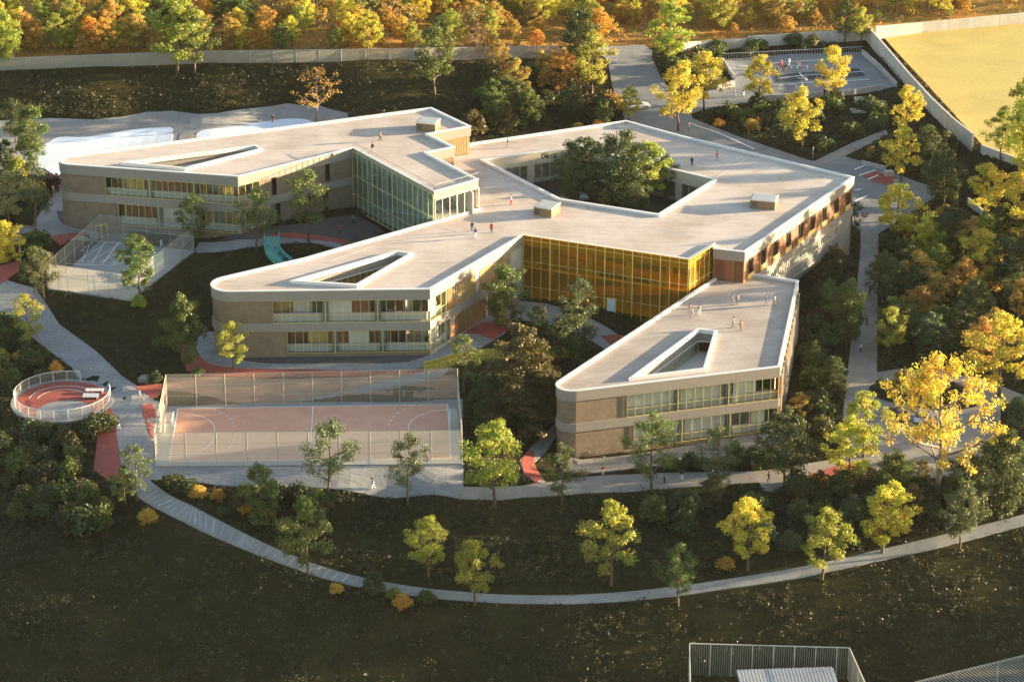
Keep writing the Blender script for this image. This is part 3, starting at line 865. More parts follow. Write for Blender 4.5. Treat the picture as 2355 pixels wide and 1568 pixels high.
KEEP = [offset(h, -.9) for h in (L_hole, M_hole, T_hole)]
class Wing:
    def __init__(s, poly, z, g, fh=FH):
        s.poly, s.z, s.g, s.fh = poly, z, g, fh
        s.open = []          # (a, b, z0, z1) openings cut in the outer wall
        s.voids, s.skip = [], []   # double-height halls
        s.over = []          # (a, b, material key) stretches with another wall material
    def levels(s):
        g, z = s.g, s.z
        return [(g - 3.0, g + .35), (g + .35, g + 3.8), (g + 3.8, g + 5.1), (g + 5.1, z - s.fh)]
    def bodies(s, holes, floors):
        mb = MB(); hh = [list(reversed(offset(h, -.02))) for h in holes]
        mb.prism(offset(s.poly, .3), s.z - .75, s.z - .38, hh)
        mb.build('roof', s.roofmat, school)
        mb = MB()
        mb.ring(s.poly, -.05, .40, s.z - .14, s.z)
        mb.ring(s.poly, .33, .38, s.z - .45, s.z - .14)
        mb.build('parapet', M['white'], school)
        mb = MB()
        mb.ring(s.poly, 0, .32, s.z - s.fh, s.z - .14)
        mb.build('fascia', M['fascia'], school)
        mb = MB(); mb.ring(s.poly, .0, .3, s.g + 3.8, s.g + 5.1, s.skip); mb.build('floor_band', M['fascia'], school)
        mb = MB()
        for zf in floors:
            mb.prism(offset(s.poly, .45), zf - .3, zf, hh + (s.voids if zf > s.g + 1 else []))
        mb.build('floor_slab', M['floor'], school)
        mb = MB(); mb.prism(offset(s.poly, .5), s.z - s.fh - .12, s.z - s.fh + .02, hh); mb.build('ceiling', M['ceil'], school)
    def walls(s, default):
        lv = s.levels()
        mbs = {}
        n = len(s.poly)
        ins = offset(s.poly, .16)
        u = 0.0
        for i in range(n):
            a, b = Vector(ins[i]), Vector(ins[(i + 1) % n])
            L = (b - a).length
            if L < 1e-4: continue
            d = (b - a) / L; nn = Vector((d.y, -d.x))
            for li, (z0, z1) in enumerate(lv):
                if li == 2: continue
                cuts = []
                for (p, q, o0, o1) in s.open:
                    if o1 <= z0 + .1 or o0 >= z1 - .1: continue
                    if abs((p - a).dot(nn)) > .5 or abs((q - a).dot(nn)) > .5: continue
                    t0, t1 = sorted(((p - a).dot(d), (q - a).dot(d)))
                    if t1 < 0.05 or t0 > L - .05: continue
                    cuts.append((max(0, t0), min(L, t1)))
                cuts.sort()
                t = 0.0; segs = []
                for c0, c1 in cuts:
                    if c0 > t + .03: segs.append((t, c0))
                    t = max(t, c1)
                if t < L - .03: segs.append((t, L))
                for t0, t1 in segs:
                    mid = a + d * (t0 + t1) / 2
                    key = default
                    for (p, q, k) in s.over:
                        if abs((p - mid).dot(nn)) < .5 and (mid - p).dot(q - p) > 0 and (mid - q).dot(p - q) > 0: key = k
                    if key is None: continue
                    mbs.setdefault(key, MB()).wall(a + d * t0, a + d * t1, z0, z1, nn, .26, u + t0)
            u += L
        for key, mb in mbs.items():
            mb.build({'brick': 'brick_wall', 'wood': 'timber_wall', 'cream': 'rendered_wall', 'fascia': 'rendered_wall'}.get(key, 'wall'), M[key], school)

def glazing(a, b, z0, z1, n, spacing=1.15, frame='yellow', glass='glass', rail=.36, inset=.10, bar=.045, rails=None, name='window', double=()):
    """one glazed bay: the pane is the part, its bars the sub-part"""
    a, b = Vector(a[:2]) - n * inset, Vector(b[:2]) - n * inset
    d = (b - a); L = d.length; d = d / L
    mb = MB(); mb.wall(a, b, z0, z1, n, .03)
    w = mb.build(name, M[glass], school)
    fb = MB()
    rz = math.atan2(d.y, d.x)
    def bar_v(t, wd=bar):
        c = a + d * t + n * .03; fb.box((c.x, c.y, (z0 + z1) / 2), (wd, .07, z1 - z0), rz)
    def bar_h(z, wd=bar):
        c = (a + b) / 2 + n * .03; fb.box((c.x, c.y, z), (L - .002, .064, wd), rz)
    k = max(1, round(L / spacing))
    for i in range(k + 1): bar_v(min(max(L * i / k, bar / 2), L - bar / 2))
    bar_h(z0 + bar / 2 + .002, bar); bar_h(z1 - bar / 2 - .002, bar)
    for r in (rails if rails is not None else ([rail] if rail else [])):
        bar_h(z0 + (z1 - z0) * r, bar * .7)
    fb.build('frame', M[frame], w)
    return w

def interior(a, b, z0, z1, n, depth=3.6, seed=0, bays=1):
    """the rooms behind a glazed strip: back wall, cross walls, columns, furniture"""
    r = random.Random(seed)
    a, b = Vector(a[:2]), Vector(b[:2]); d = (b - a); L = d.length; d /= L
    rz = math.atan2(d.y, d.x)
    mb = MB(); other = {}
    nb = max(1, round(L / 3.0))
    for i in range(nb):                       # the back wall steps forward where a light well comes close
        s_, e_ = a + d * (L * i / nb), a + d * (L * (i + 1) / nb); dd = depth
        while dd > .7 and any(bool(inside(h, np.array([q.x]), np.array([q.y]))[0]) for h in KEEP for q in (s_ - n * (dd + .4), e_ - n * (dd + .4), (s_ + e_) / 2 - n * dd)): dd -= .3
        wm = r.choice(['inner', 'inner', 'inner', 'slat', 'ochre', 'board', 'wood'] if seed < 9 else ['inner', 'inner', 'inner', 'white', 'white', 'ochre', 'board'])
        (mb if wm == 'inner' else other.setdefault(wm, MB())).wall(s_ - n * dd, e_ - n * dd, z0, z1, n, .15)
    for wm, ob in other.items(): ob.build('interior_wall', M[wm], school)
    sp = MB(); sp.wall(a - n * .35, b - n * .35, z0, z0 + (z1 - z0) * .37, n, .08); sp.build('spandrel', M['spandrel'], school)
    k = max(1, round(L / 7.0))
    for i in range(1, k):
        if r.random() < .7:
            c = a + d * (L * i / k + r.uniform(-.8, .8)); e = c - n * depth; c = c - n * 1.6
            mb.wall(e, c, z0, z1, Vector((-n.y, n.x)), .12)
    mb.build('interior_wall', M['inner'], school)
    for i in range(1, bays):
        c = a + d * (L * i / bays) - n * .25
        cb = MB(); cb.box((c.x, c.y, (z0 + z1) / 2), (.85, .5, z1 - z0), rz); cb.build('column', M['column'], school)
    ct = MB(); t = .5  # pale sheets added close behind the glass to brighten dark windows
    while t < L - 2:
        w = r.uniform(.9, 3.4); 
        if r.random() < (.5 if seed >= 9 else .12): ct.wall(a + d * t - n * .42, a + d * min(L - .3, t + w) - n * .42, z0 + .05, z1, n, .05)
        t += w + r.uniform(.4, 2.2)
    if ct.v: ct.build('brightening_sheet', M['brightening_sheet'], school)
    if seed in (1, 2):
        yb2 = MB()
        for k_ in range(int(L * 1.2)):
            c = a + d * r.uniform(.5, L - .5) - n * .55; yb2.box((c.x, c.y, (z0 + z1) / 2), (.12, .08, z1 - z0 - .2), rz)
        yb2.build('blind_slats', M['gold'], school)
    if L < 8:
        mb = MB(); e = b - d * .1; mb.wall(e - n * .2, e - n * depth, z0, z1, -d, .12); mb.build('interior_wall', M['inner'], school)
    fb, yb, db = MB(), MB(), MB()
    for i in range(int(L * 1.1)):
        t = r.uniform(.8, L - .8); q = r.uniform(1.0, max(1.1, depth - .9))
        c = a + d * t - n * q
        ch = r.random()
        if ch < .45:
            w = r.uniform(.9, 1.8)
            fb.box((c.x, c.y, z0 + .72), (w, .75, .06), rz + r.uniform(-.4, .4))
            for sx in (-.4, .4):
                e = c + d * sx * w
                db.box((e.x, e.y, z0 + .35), (.06, .5, .68), rz)
        elif ch < .7:
            db.box((c.x, c.y, z0 + .45), (.5, .5, .9), rz + r.uniform(0, 1))
        else:
            h = r.uniform(1.2, 2.4)
            yb.box((c.x, c.y, z0 + h / 2), (r.uniform(.1, 1.6), .3, h), rz + (0 if r.random() < .6 else math.pi / 2))
    fb.build('table', M['white'], school); db.build('chair', M['dark'], school); yb.build('cupboard', M['slat'], school)

WL, WM, WT = Wing(L_out, ZL, GL), Wing(M_out, ZM, GM), Wing(T_out, ZT, GT)
WL.roofmat, WM.roofmat, WT.roofmat = M['roof'], M['roof'], M['roof2']

def strip_of(wing, p, q, X0, X1, lev, spacing=1.15, bay=None, frame='yellow', glass='glass', seed=0, depth=3.4, room=True, rail=.36):
    a, b = edge_pt(p, q, X0, wing.z), edge_pt(p, q, X1, wing.z)
    n = out_normal(wing.poly, a, b)
    z0, z1 = wing.levels()[lev]
    wing.open.append((a, b, z0, z1))
    L = (b - a).length
    k = max(1, round(L / (bay or 6.6)))
    for i in range(k):
        s, e = a.lerp(b, i / k), a.lerp(b, (i + 1) / k)
        glazing(s, e, z0, z1, n, spacing, frame, glass, rail=rail)
    if room: interior(a - n * .3, b - n * .3, z0 + (.0 if lev == 1 else .05), z1, n, depth, seed, k)
    return a, b, n

# west wing, long south front and short return
p, q = (50, 370.5), (547, 405.5)
strip_of(WL, p, q, 240, 546, 3, 1.05, seed=1)
strip_of(WL, p, q, 267, 546, 1, 1.05, seed=2)
p, q = (547, 405.5), (812, 340)
strip_of(WL, p, q, 547.6, 596, 3, 1.2, seed=3, depth=4)
strip_of(WL, p, q, 547.6, 618, 1, 1.2, seed=4, depth=4)
for lev, xs in ((3, (625, 748)), (1, (632, 703, 742))):
    for X in xs:
        a, b = edge_pt(p, q, X, ZL), edge_pt(p, q, X + 11, ZL)
        n = out_normal(L_out, a, b); z0, z1 = WL.levels()[lev]
        z0 += .15; z1 -= .15
        WL.open.append((a, b, z0, z1))
        glazing(a, b, z0, z1, n, 3, 'dark', 'glass', rail=.45, inset=.2)
# blue green hall
ha, hb, hc = (at(x, y, ZL).to_2d() for x, y in [(812,340),(998.5,440),(1100,411.5)])
n1 = out_normal(L_out, ha, hb); n2 = out_normal(L_out, hb, hc)
WL.open.append((ha, hb, GL - 4, ZL)); WL.open.append((hb, hc, GL - 4, ZL))
for i in range(4):
    s, e = ha.lerp(hb, i / 4), ha.lerp(hb, (i + 1) / 4)
    glazing(s, e, GL - .4, ZL - .5, n1, 1.35, 'yellow', 'tealglass', inset=-.14, bar=.055, rails=[.27, .6], name='curtain_wall')
for i in range(2):
    s, e = hb.lerp(hc, i / 2), hb.lerp(hc, (i + 1) / 2)
    glazing(s, e, ZM - .3, ZL - 1.3, n2, 1.6, 'white', 'glass', inset=-.14, bar=.08, rails=[], name='curtain_wall')
rb = MB()                                     # railing on the hall roof edge
for s, e, k in ((ha, hb, 46), (hb, hc, 22)):
    for i in range(k + 1):
        c = s.lerp(e, i / k); rb.box((c.x, c.y, ZL + .48), (.05, .05, .96), 0)
    c = (s + e) / 2; rb.box((c.x, c.y, ZL + .98), ((e - s).length, .07, .06), math.atan2((e - s).y, (e - s).x))
rb.build('roof_railing', M['steel'], school)
mb = MB()
A, B = ha - n1 * 7, hb - n1 * 7
mb.wall(A, B, GL, ZL - 1.7, n1, .2); mb.build('interior_wall', M['inner'], school)
mb = MB()
for i in range(5):
    c = ha.lerp(hb, (i + .5) / 5) - n1 * 1.4; mb.box((c.x, c.y, GL + 4.5), (.5, .5, 9), 0)
mb.build('column', M['concrete'], school)
mb = MB()                                     # ramped stair inside the glass
for i in range(2):
    s, e = ha.lerp(hb, .1) - n1 * (2 + i * 1.8), ha.lerp(hb, .9) - n1 * (2 + i * 1.8)
    z = GL + .4 + i * 4
    for k in range(24):
        c = s.lerp(e, k / 24); mb.box((c.x, c.y, z + (k if i == 0 else 24 - k) * .16), ((e - s).length / 24 + .02, 1.4, .2), math.atan2((e - s).y, (e - s).x))
mb.build('staircase', M['white'], school)

def screen(wing, p, q, X0, X1, z0, z1, kind):
    """open brick screens and upright slats set in the wall"""
    a, b = edge_pt(p, q, X0, wing.z), edge_pt(p, q, X1, wing.z)
    n = out_normal(wing.poly, a, b)
    wing.open.append((a, b, z0, z1))
    a, b = a - n * .10, b - n * .10
    d = b - a; L = d.length; d /= L; rz = math.atan2(d.y, d.x)
    mb = MB()
    if kind == 'brick':
        pit = .46; k = int(L / pit); rows = int((z1 - z0) / .21)
        for i in range(k):
            for j in range(rows):
                c = a + d * ((i + .5) * pit + (.06 if j % 2 else -.06))
                mb.box((c.x, c.y, z0 + (j + .5) * .21), (.27, .16, .16), rz)
            c = a + d * ((i + .5) * pit) - n * .06
            mb.box((c.x, c.y, (z0 + z1) / 2), (.1, .06, z1 - z0), rz)
        o = mb.build('brick_screen', M['tan'], school)
    else:
        k = int(L / .3)
        for i in range(k):
            c = a + d * ((i + .5) * L / k); mb.box((c.x, c.y, (z0 + z1) / 2), (.15, .14, z1 - z0), rz)
        o = mb.build('timber_slats', M['slat'], school)
    bk = MB(); bk.wall(a - n * .5, b - n * .5, z0, z1, n, .1); bk.build('screen_backing', M['wood' if kind != 'brick' else 'inner'], school)
    return o

# lattice on the high return of the west wing
a_, b_ = (985, 307.5), (1083, 290)
screen(WL, a_, b_, 990, 1081, ZM + .2, ZL - FH, 'brick')
# brick wing fronts
p, q = (358, 672), (989, 664.3)
strip_of(WM, p, q, 626, 988.4, 3, 1.25, bay=8.2, seed=5)
strip_of(WM, p, q, 657, 988.4, 1, 1.25, bay=8.2, seed=6)
p, q = (989, 664.3), (1204, 540)
strip_of(WM, p, q, 989.5, 1027, 3, 1.3, seed=17, depth=4)
strip_of(WM, p, q, 989.5, 1036, 1, 1.3, seed=18, depth=4)
lv = WM.levels()
screen(WM, p, q, 1029, 1046, lv[3][0], lv[3][1], 'slat')
screen(WM, p, q, 1048, 1097, lv[3][0], lv[3][1], 'brick')
screen(WM, p, q, 1104, 1176, lv[3][0], lv[3][1], 'brick')
screen(WM, p, q, 1048, 1118, lv[1][0], lv[1][1], 'slat')
screen(WM, p, q, 1124, 1180, lv[1][0], lv[1][1], 'slat')
WM.over.append((edge_pt(p, q, 990, ZM), edge_pt(p, q, 1203, ZM), 'cream'))
# amber hall
ya, yb_, yc = (at(x, y, ZM).to_2d() for x, y in [(1204,540),(1585,596),(1640,563.5)])
n1 = out_normal(M_out, ya, yb_); n2 = out_normal(M_out, yb_, yc)
WM.open += [(ya, yb_, -4, ZM), (yb_, yc, -4, ZM)]
for i in range(6):
    s, e = ya.lerp(yb_, i / 6), ya.lerp(yb_, (i + 1) / 6)
    glazing(s, e, -1.0, ZM + .06, n1, 1.45, 'goldframe', 'yglass', inset=-.16, bar=.07, rails=[.27, .63, .935], name='curtain_wall')
glazing(yb_, yc, -1.0, ZM + .06, n2, 1.4, 'goldframe', 'yglass', inset=-.16, bar=.07, rails=[.63, .935], name='curtain_wall')
# inside the amber hall: galleries, ramps, columns, boarded back wall
hd = (yb_ - ya).normalized(); hL = (yb_ - ya).length; hr = math.atan2(hd.y, hd.x)
mb = MB(); mb.wall(ya - n1 * 11, yb_ - n1 * 11, -1, ZM - 1.7, n1, .3); mb.build('interior_wall', M['white'], school)
mb = MB()
for z in (3.6, 6.6):
    c = (ya + yb_) / 2 - n1 * 8.6; mb.box((c.x, c.y, z), (hL, 4.2, .35), hr)
    c = (ya + yb_) / 2 - n1 * 6.5; mb.box((c.x, c.y, z + .7), (hL, .1, 1.0), hr)
mb.build('gallery', M['gold'], school)
mb = MB()
for k, (t0, t1, z0, z1, dd) in enumerate(((.15, .95, 5.9, 3.6, 4.6), (.9, .2, 3.4, .4, 3.0), (.3, .95, 8.0, 6.6, 5.6))):
    for i in range(20):
        c = ya + hd * hL * (t0 + (t1 - t0) * (i + .5) / 20) - n1 * dd
        z = z0 + (z1 - z0) * (i + .5) / 20
        mb.box((c.x, c.y, z), (hL * abs(t1 - t0) / 20 + .01, 1.5, .28), hr); mb.box((c.x, c.y + .0, z + .6), (hL * abs(t1 - t0) / 20 + .01, .08, .9), hr)
mb.build('ramp', M['ramp'], school)
mb = MB()
for i in range(4):
    c = ya + hd * hL * (i + .6) / 4.2 - n1 * 2.0; mb.box((c.x, c.y, 4), (.75, .75, 10), hr)
mb.build('column', M['concrete'], school)
mb = MB()
for i in range(26):
    c = ya + hd * hL * rnd.uniform(.05, .95) - n1 * 10.8; zz = rnd.choice((.2, 3.8, 6.8))
    mb.box((c.x, c.y, zz + 1.1), (rnd.uniform(.8, 2.2), .12, 2.1), hr)
mb.build('interior_door', M['dark'], school)
dc = edge_pt((1204,540), (1585,596), 1409, ZM) + n1 * .2
mb = MB(); mb.box((dc.x, dc.y, .75), (1.5, .12, 2.9), hr); dr = mb.build('door', M['yellow'], school)
mb = MB(); e = dc + n1 * .05; mb.box((e.x, e.y, .8), (1.1, .1, 2.4), hr); mb.build('door_pane', M['pool'], dr)
# main block, south-east front
p, q = (1713.5, 579), (1965, 406.5)
a, b = (at(x, y, ZM).to_2d() for x, y in (p, q)); n = out_normal(M_out, a, b)
WM.over += [(a, b, 'wood')]
p2, q2 = (1640, 571), (1713.5, 579)
WM.over += [(at(*p2, ZM).to_2d(), at(*q2, ZM).to_2d(), 'wood')]
d = (b - a); Lf = d.length; d /= Lf; rz = math.atan2(d.y, d.x)
z0, z1 = lv[3]
zz0, zz1 = z0 + .95, z1 - .22
for i in range(9):
    t = Lf * (.062 + i * .1115)
    s, e = a + d * (t - .62), a + d * (t + .62)
    WM.open.append((s, e, zz0, zz1))
    w = glazing(s, e, zz0, zz1, n, 2, 'dark', 'glass', rail=None, inset=.05, bar=.16)
    mb = MB(); mb.wall(s - d * .2 - n * .1, e + d * .5 - n * .1, z0 + .02, zz0 - .02, n, .04)
    mb.build('window_apron', M['gold'], school)
# blind wall around the punched windows, above and below
mb = MB()
for i in range(9):
    t = Lf * (.062 + i * .1115)
    s, e = a + d * (t - .62) - n * .16, a + d * (t + .62) - n * .16
    mb.wall(s, e, z0, zz0, n, .2, t); mb.wall(s, e, zz1, z1, n, .2, t)
mb.build('timber_wall', M['wood'], school)
mb = MB()
for i in range(9):
    t = Lf * (.062 + i * .1115)
    s, e = a + d * (t - .62) - n * .9, a + d * (t + .62) - n * .9
    mb.wall(s, e, z0, z1, n, .1)
mb.build('window_blind', M['white'], school)
# ribbon of white-mullioned glass and louvred gallery below
zb = lv[2][0]
s, e = a + d * Lf * .02, a + d * Lf * .86
WM.open.append((a, b, -3, zb))
for i in range(5):
    glazing(s.lerp(e, i / 5), s.lerp(e, (i + 1) / 5), zb - 1.7, zb - .02, n, .95, 'cream', 'glass', rail=None, inset=.06, bar=.16)
mb = MB(); mb.wall(s - n * .3, e - n * .3, zb - 3.4, zb, n, .2); mb.build('interior_wall', M['spandrel'], school)
mb = MB()
g0, g1 = s + n * .25, e + n * .25
mb.wall(g0, g1, zb - 3.5, zb - 3.2, n, 2.6); mb.wall(g0, g1, zb - 1.86, zb - 1.72, n, .22)
mb.build('gallery_deck', M['fascia'], school)
mb = MB()
k = int((g1 - g0).length / .42)
for i in range(k + 1):
    c = g0.lerp(g1, i / k) - n * .1; mb.box((c.x, c.y, zb - 2.53), (.15, .12, 1.34), rz)
mb.build('louvre', M['steel'], school)
mb = MB(); mb.wall(g0 - n * 1.2, g1 - n * 1.2, zb - 3.2, zb - 1.8, n, .1); mb.build('gallery_wall', M['concrete'], school)
mb = MB(); mb.wall(a - n * 2.6, b - n * 2.6, -6, zb - 3.4, n, .3); mb.build('base_wall', M['concrete'], school)
mb = MB(); mb.wall(e - n * .2, b - n * .2, -5, zb, n, .3); mb.build('rendered_wall', M['fascia'], school)
# south-east wing
p, q = (1232, 909), (1794.5, 842.5)
strip_of(WT, p, q, 1443, 1793.8, 3, 1.3, bay=7.6, seed=9)
strip_of(WT, p, q, 1460, 1793.8, 1, 1.3, bay=7.6, seed=10)
p, q = (1794.5, 842.5), (1837, 644.5)
ta, tb = (at(x, y, ZT).to_2d() for x, y in (p, q)); n = out_normal(T_out, ta, tb)
WT.over.append((ta, tb, 'wood'))
td = (tb - ta); tL = td.length; td /= tL
for lev in (1, 3):
    z0, z1 = WT.levels()[lev]
    for i in range(6):
        t = tL * (.08 + i * .165)
        s, e = ta + td * (t - .7), ta + td * (t + .7)
        WT.open.append((s, e, z0, z1))
        glazing(s, e, z0, z1, n, 2, 'dark', 'glass', rail=None, inset=.1, bar=.14)
mb = MB()
for lev in (1, 3):
    z0, z1 = WT.levels()[lev]
    for i in range(6):
        t = tL * (.08 + i * .165); s, e = ta + td * (t - .7) - n * .8, ta + td * (t + .7) - n * .8
        mb.wall(s, e, z0, z1, n, .1)
mb.build('window_blind', M['inner'], school)
mb = MB()
for i in range(14):
    c = ta + td * tL * (i + .5) / 14 + n * .14
    mb.box((c.x, c.y, (GT + .3 + ZT - FH) / 2), (.28, .3, ZT - FH - GT - .3), math.atan2(td.y, td.x))
mb.build('facade_fin', M['cream'], school)

# light wells cut in the three wing roofs and the courtyard
def well(hole, wing, depth, glass_edge=True, frame='yellow', wallmat='wood', floormat='inner'):
    z = wing.z
    mb = MB(); mb.ring(hole, -.45, .0, z - .12, z + .12); mb.ring(hole, -.42, -.34, z - .45, z - .12); mb.ring(hole, -.12, .0, z - .5, z - .12)
    mb.build('well_kerb', M['white'], school)
    mb = MB(); mb.ring(hole, -.24, -.02, z - 1.5, z - .5); mb.build('well_fascia', M['fascia'], school)
    n_ = len(hole)
    for i in range(n_):
        a, b = Vector(hole[i]), Vector(hole[(i + 1) % n_])
        if (b - a).length < 3: continue
        d = (b - a).normalized(); nin = Vector((-d.y, d.x))
        # faces look into the well
        k = max(1, round((b - a).length / 5))
        for j in range(k):
            s, e = a.lerp(b, j / k), a.lerp(b, (j + 1) / k)
            glazing(e, s, z - depth, z - 1.5, nin, 1.2, frame, 'glass', rail=.3, inset=.12)
        mb = MB(); mb.wall(b - nin * .8, a - nin * .8, z - depth, z - 1.5, nin, .15); mb.build('interior_wall', M[wallmat], school)
    mb = MB(); mb.prism(offset(hole, -.75), z - depth - .25, z - depth); mb.build('well_floor', M[floormat], school)
well(L_hole, WL, 4.6)
well(M_hole, WM, 4.6, wallmat='slat')
well(T_hole, WT, 3.6, wallmat='white', floormat='white')
z = ZM
mb = MB(); mb.ring(C_hole, -.5, .05, z - .14, z); mb.ring(C_hole, -.46, -.34, z - .45, z - .14); mb.build('parapet', M['white'], school)
mb = MB(); mb.ring(C_hole, -.3, .0, z - 2.0, z - .14); mb.build('fascia', M['cream'], school)
CY = 5.0                                      # the courtyard is a planted deck one storey up
mb = MB(); mb.prism(offset(C_hole, -.2), CY - 2, CY)
tag(mb.build('courtyard_ground', M['soil']), 'planted courtyard floor between the main roofs', None, None, 'structure')
for i in range(len(C_hole)):
    a, b = Vector(C_hole[i]), Vector(C_hole[(i + 1) % len(C_hole)])
    d = (b - a).normalized(); nin = Vector((-d.y, d.x)); k = max(1, round((b - a).length / 7))
    for j in range(k):
        s, e = a.lerp(b, j / k), a.lerp(b, (j + 1) / k)
        pier = d * .5
        for z0, z1 in ((CY + .5, z - 2.0),):
            glazing(e - pier, s + pier, z0, z1, nin, 1.5, 'cream', 'glass', rail=None, inset=.12, bar=.12)
    for j in range(k + 1):
        mb = MB(); c = a.lerp(b, j / k) - nin * .2; mb.box((c.x, c.y, (CY + z - 1.9) / 2), (1.0, .3, z - 1.9 - CY), math.atan2(d.y, d.x)); mb.build('pier', M['cream'], school)
    mb = MB(); mb.wall(b - nin * 4, a - nin * 4, CY - .2, z - 2, nin, .15); mb.build('interior_wall', M['inner'], school)

_i = (hb - ha).normalized(); _n = out_normal(L_out, ha, hb)
WL.voids = [[tuple(v) for v in (ha + _i * 1.2 - _n * .8, hb - _i * 2.5 - _n * .8, hb - _i * 2.5 - _n * 6.2, ha + _i * 1.2 - _n * 6.2)]]
WL.skip = [(ha + hb) / 2, (hb + hc) / 2]
_i = (yb_ - ya).normalized(); _n = out_normal(M_out, ya, yb_)
WM.voids = [[tuple(v) for v in (ya + _i * 1.2 - _n * .8, yb_ - _i * 1.2 - _n * .8, yb_ - _i * 1.2 - _n * 10, ya + _i * 4 - _n * 10)]]
WM.skip = [(ya + yb_) / 2, (yb_ + yc) / 2]
WL.bodies([L_hole], [GL + .12, GL + 5.0])
WM.bodies([offset(M_hole, 0), C_hole], [GM + .12, GM + 5.0])
WT.bodies([T_hole], [GT + .12, GT + 5.0])
seam = MB()
for p0, p1, zz, w in (((1643,411),(1736,352),ZM,.09), ((1000,520),(1090,545),ZM,.06), ((1480,520),(1600,545),ZM,.06), ((760,600),(860,566),ZM,.05), ((420,350),(640,318),ZL,.06), ((1230,440),(1160,405),ZM,.05)):
    a_, b_ = at(*p0, zz - .37), at(*p1, zz - .37); c_ = (a_ + b_) / 2; d_ = b_ - a_
    seam.box((c_.x, c_.y, zz - .368), (d_.length, w, .012), math.atan2(d_.y, d_.x))
seam.build('roof_seam', M['white'], school)
WL.walls('brick'); WM.walls('brick'); WT.walls('brick')
# ------------------------------------------------------------------ roof boxes and hatch
def roof_box(label, c, z, sx, sy, h, rz):
    t = thing('rooftop_unit', label, 'rooftop unit', (c.x, c.y, z), 'boxed units on the school roofs')
    mb = MB(); mb.box((c.x, c.y, z + h / 2), (sx, sy, h), rz); mb.build('casing', M['card'], t)
    mb = MB(); mb.box((c.x, c.y, z + h + .05), (sx + .16, sy + .16, .1), rz); mb.build('rim', M['concrete2'], t)
    mb = MB(); mb.box((c.x, c.y, z + h + .115), (sx - .25, sy - .25, .03), rz); mb.build('lid', M['steel'], t)
    mb = MB()
    co, si = math.cos(rz), math.sin(rz)
    for k in range(5):
        x, y = -sx * .3 + k * .0, -sy / 2 - .02
        mb.box((c.x + x * co - y * si, c.y + x * si + y * co, z + h * .3 + k * .16), (.7, .05, .07), rz)
    mb.build('vent', M['dark'], t)
roof_box('tan boxed unit on the roof of the west wing', at(985, 297, ZL - .4), ZL - .4, 3.2, 3.0, 1.35, -.25)
roof_box('tan boxed unit on the main roof between courtyard and amber hall', at(1258, 491, ZM - .4), ZM - .4, 3.0, 3.2, 1.35, -.45)
roof_box('tan boxed unit near the south-east roof edge of the main block', at(1757, 474, ZM - .4), ZM - .4, 3.9, 3.1, 1.35, -.25)
c = at(1438, 291, ZM - .38)
t = thing('roof_hatch', 'low ribbed frame on the far corner of the main roof', 'roof hatch', (c.x, c.y, ZM - .38))
mb = MB()
for k in range(6): mb.box((c.x - 1.5 + k * .6, c.y, c.z + .25), (.08, 2.6, .08), 0)
for s in (-1, 1): mb.box((c.x, c.y + s * 1.3, c.z + .25), (3.4, .1, .14), 0)
mb.build('frame', M['steel'], t)
mb = MB()
for sx in (-1.4, 1.4):
    for sy in (-1.2, 1.2): mb.box((c.x + sx, c.y + sy, c.z + .1), (.12, .12, .24), 0)
mb.build('foot', M['steel'], t)

# ------------------------------------------------------------------ sports cages
def panel_net(mb, a, b, z0, z1):
    L = (b - a).length
    mb.face([(a.x, a.y, z0), (b.x, b.y, z0), (b.x, b.y, z1), (a.x, a.y, z1)], [(0, 0), (L, 0), (L, z1 - z0), (0, z1 - z0)])

def cage(name, label, corners, z, h, nets, post_gap, frame, rails):
    c = sum((Vector(p) for p in corners), Vector((0, 0))) / len(corners)
    t = thing(name, label, 'sports cage', (c.x, c.y, z))
    n = len(corners)
    for i in range(n):
        a, b = Vector(corners[i]), Vector(corners[(i + 1) % n])
        mb = MB(); panel_net(mb, a, b, z + .05, z + h)
        mb.build('net', M[nets[i]], t)
        k = max(2, round((b - a).length / post_gap))
        for j in range(k):
            p = a.lerp(b, j / k)
            mb = MB(); mb.tube([(p.x, p.y, z - .3), (p.x, p.y, z + h)], .045, 5); mb.build('post', M[frame], t)
        mb = MB()
        for r in rails: mb.tube([(a.x, a.y, z + h * r), (b.x, b.y, z + h * r)], .03, 4)
        mb.build('rail', M[frame], t)
    return t

def slab(name, poly, z, mat, label, th=.6):
    PAVED.append(poly)
    mb = MB(); mb.prism(poly, z - th, z); return tag(mb.build(name, mat), label, None, None, 'structure')

cz = COURT_Z + .12
cc = [at(x, y, cz).to_2d() for x, y in [(358.6,1072),(1063,1066),(1052.5,921.5),(385,935.5)]]
slab('court_apron', ccw([tuple(p) for p in cc]), cz, M['courtedge'], 'pale apron of the caged ball court')
pitch = [at(x, y, cz).to_2d() for x, y in [(388.7,1061),(1037,1055),(1029.5,929.8),(408.6,939.8)]]
mb = MB(); mb.prism(ccw([tuple(p) for p in pitch]), cz - .1, cz + .012)
tag(mb.build('ball_court', M['court']), 'orange handball court with white lines inside the tall net cage', None, None, 'structure')
lb = MB()
def lseg(a, b, w=.11, z=cz + .026):
    d = (b - a); L = d.length
    if L < 1e-4: return
    c = (a + b) / 2; lb.box((c.x, c.y, z), (L, w, .012), math.atan2(d.y, d.x))
BLp, BRp, FRp, FLp = pitch[0], pitch[1], pitch[2], pitch[3]
for a, b in zip(pitch, pitch[1:] + pitch[:1]): lseg(a, b)
lseg(BLp.lerp(BRp, .5), FLp.lerp(FRp, .5), .11, cz + .027)
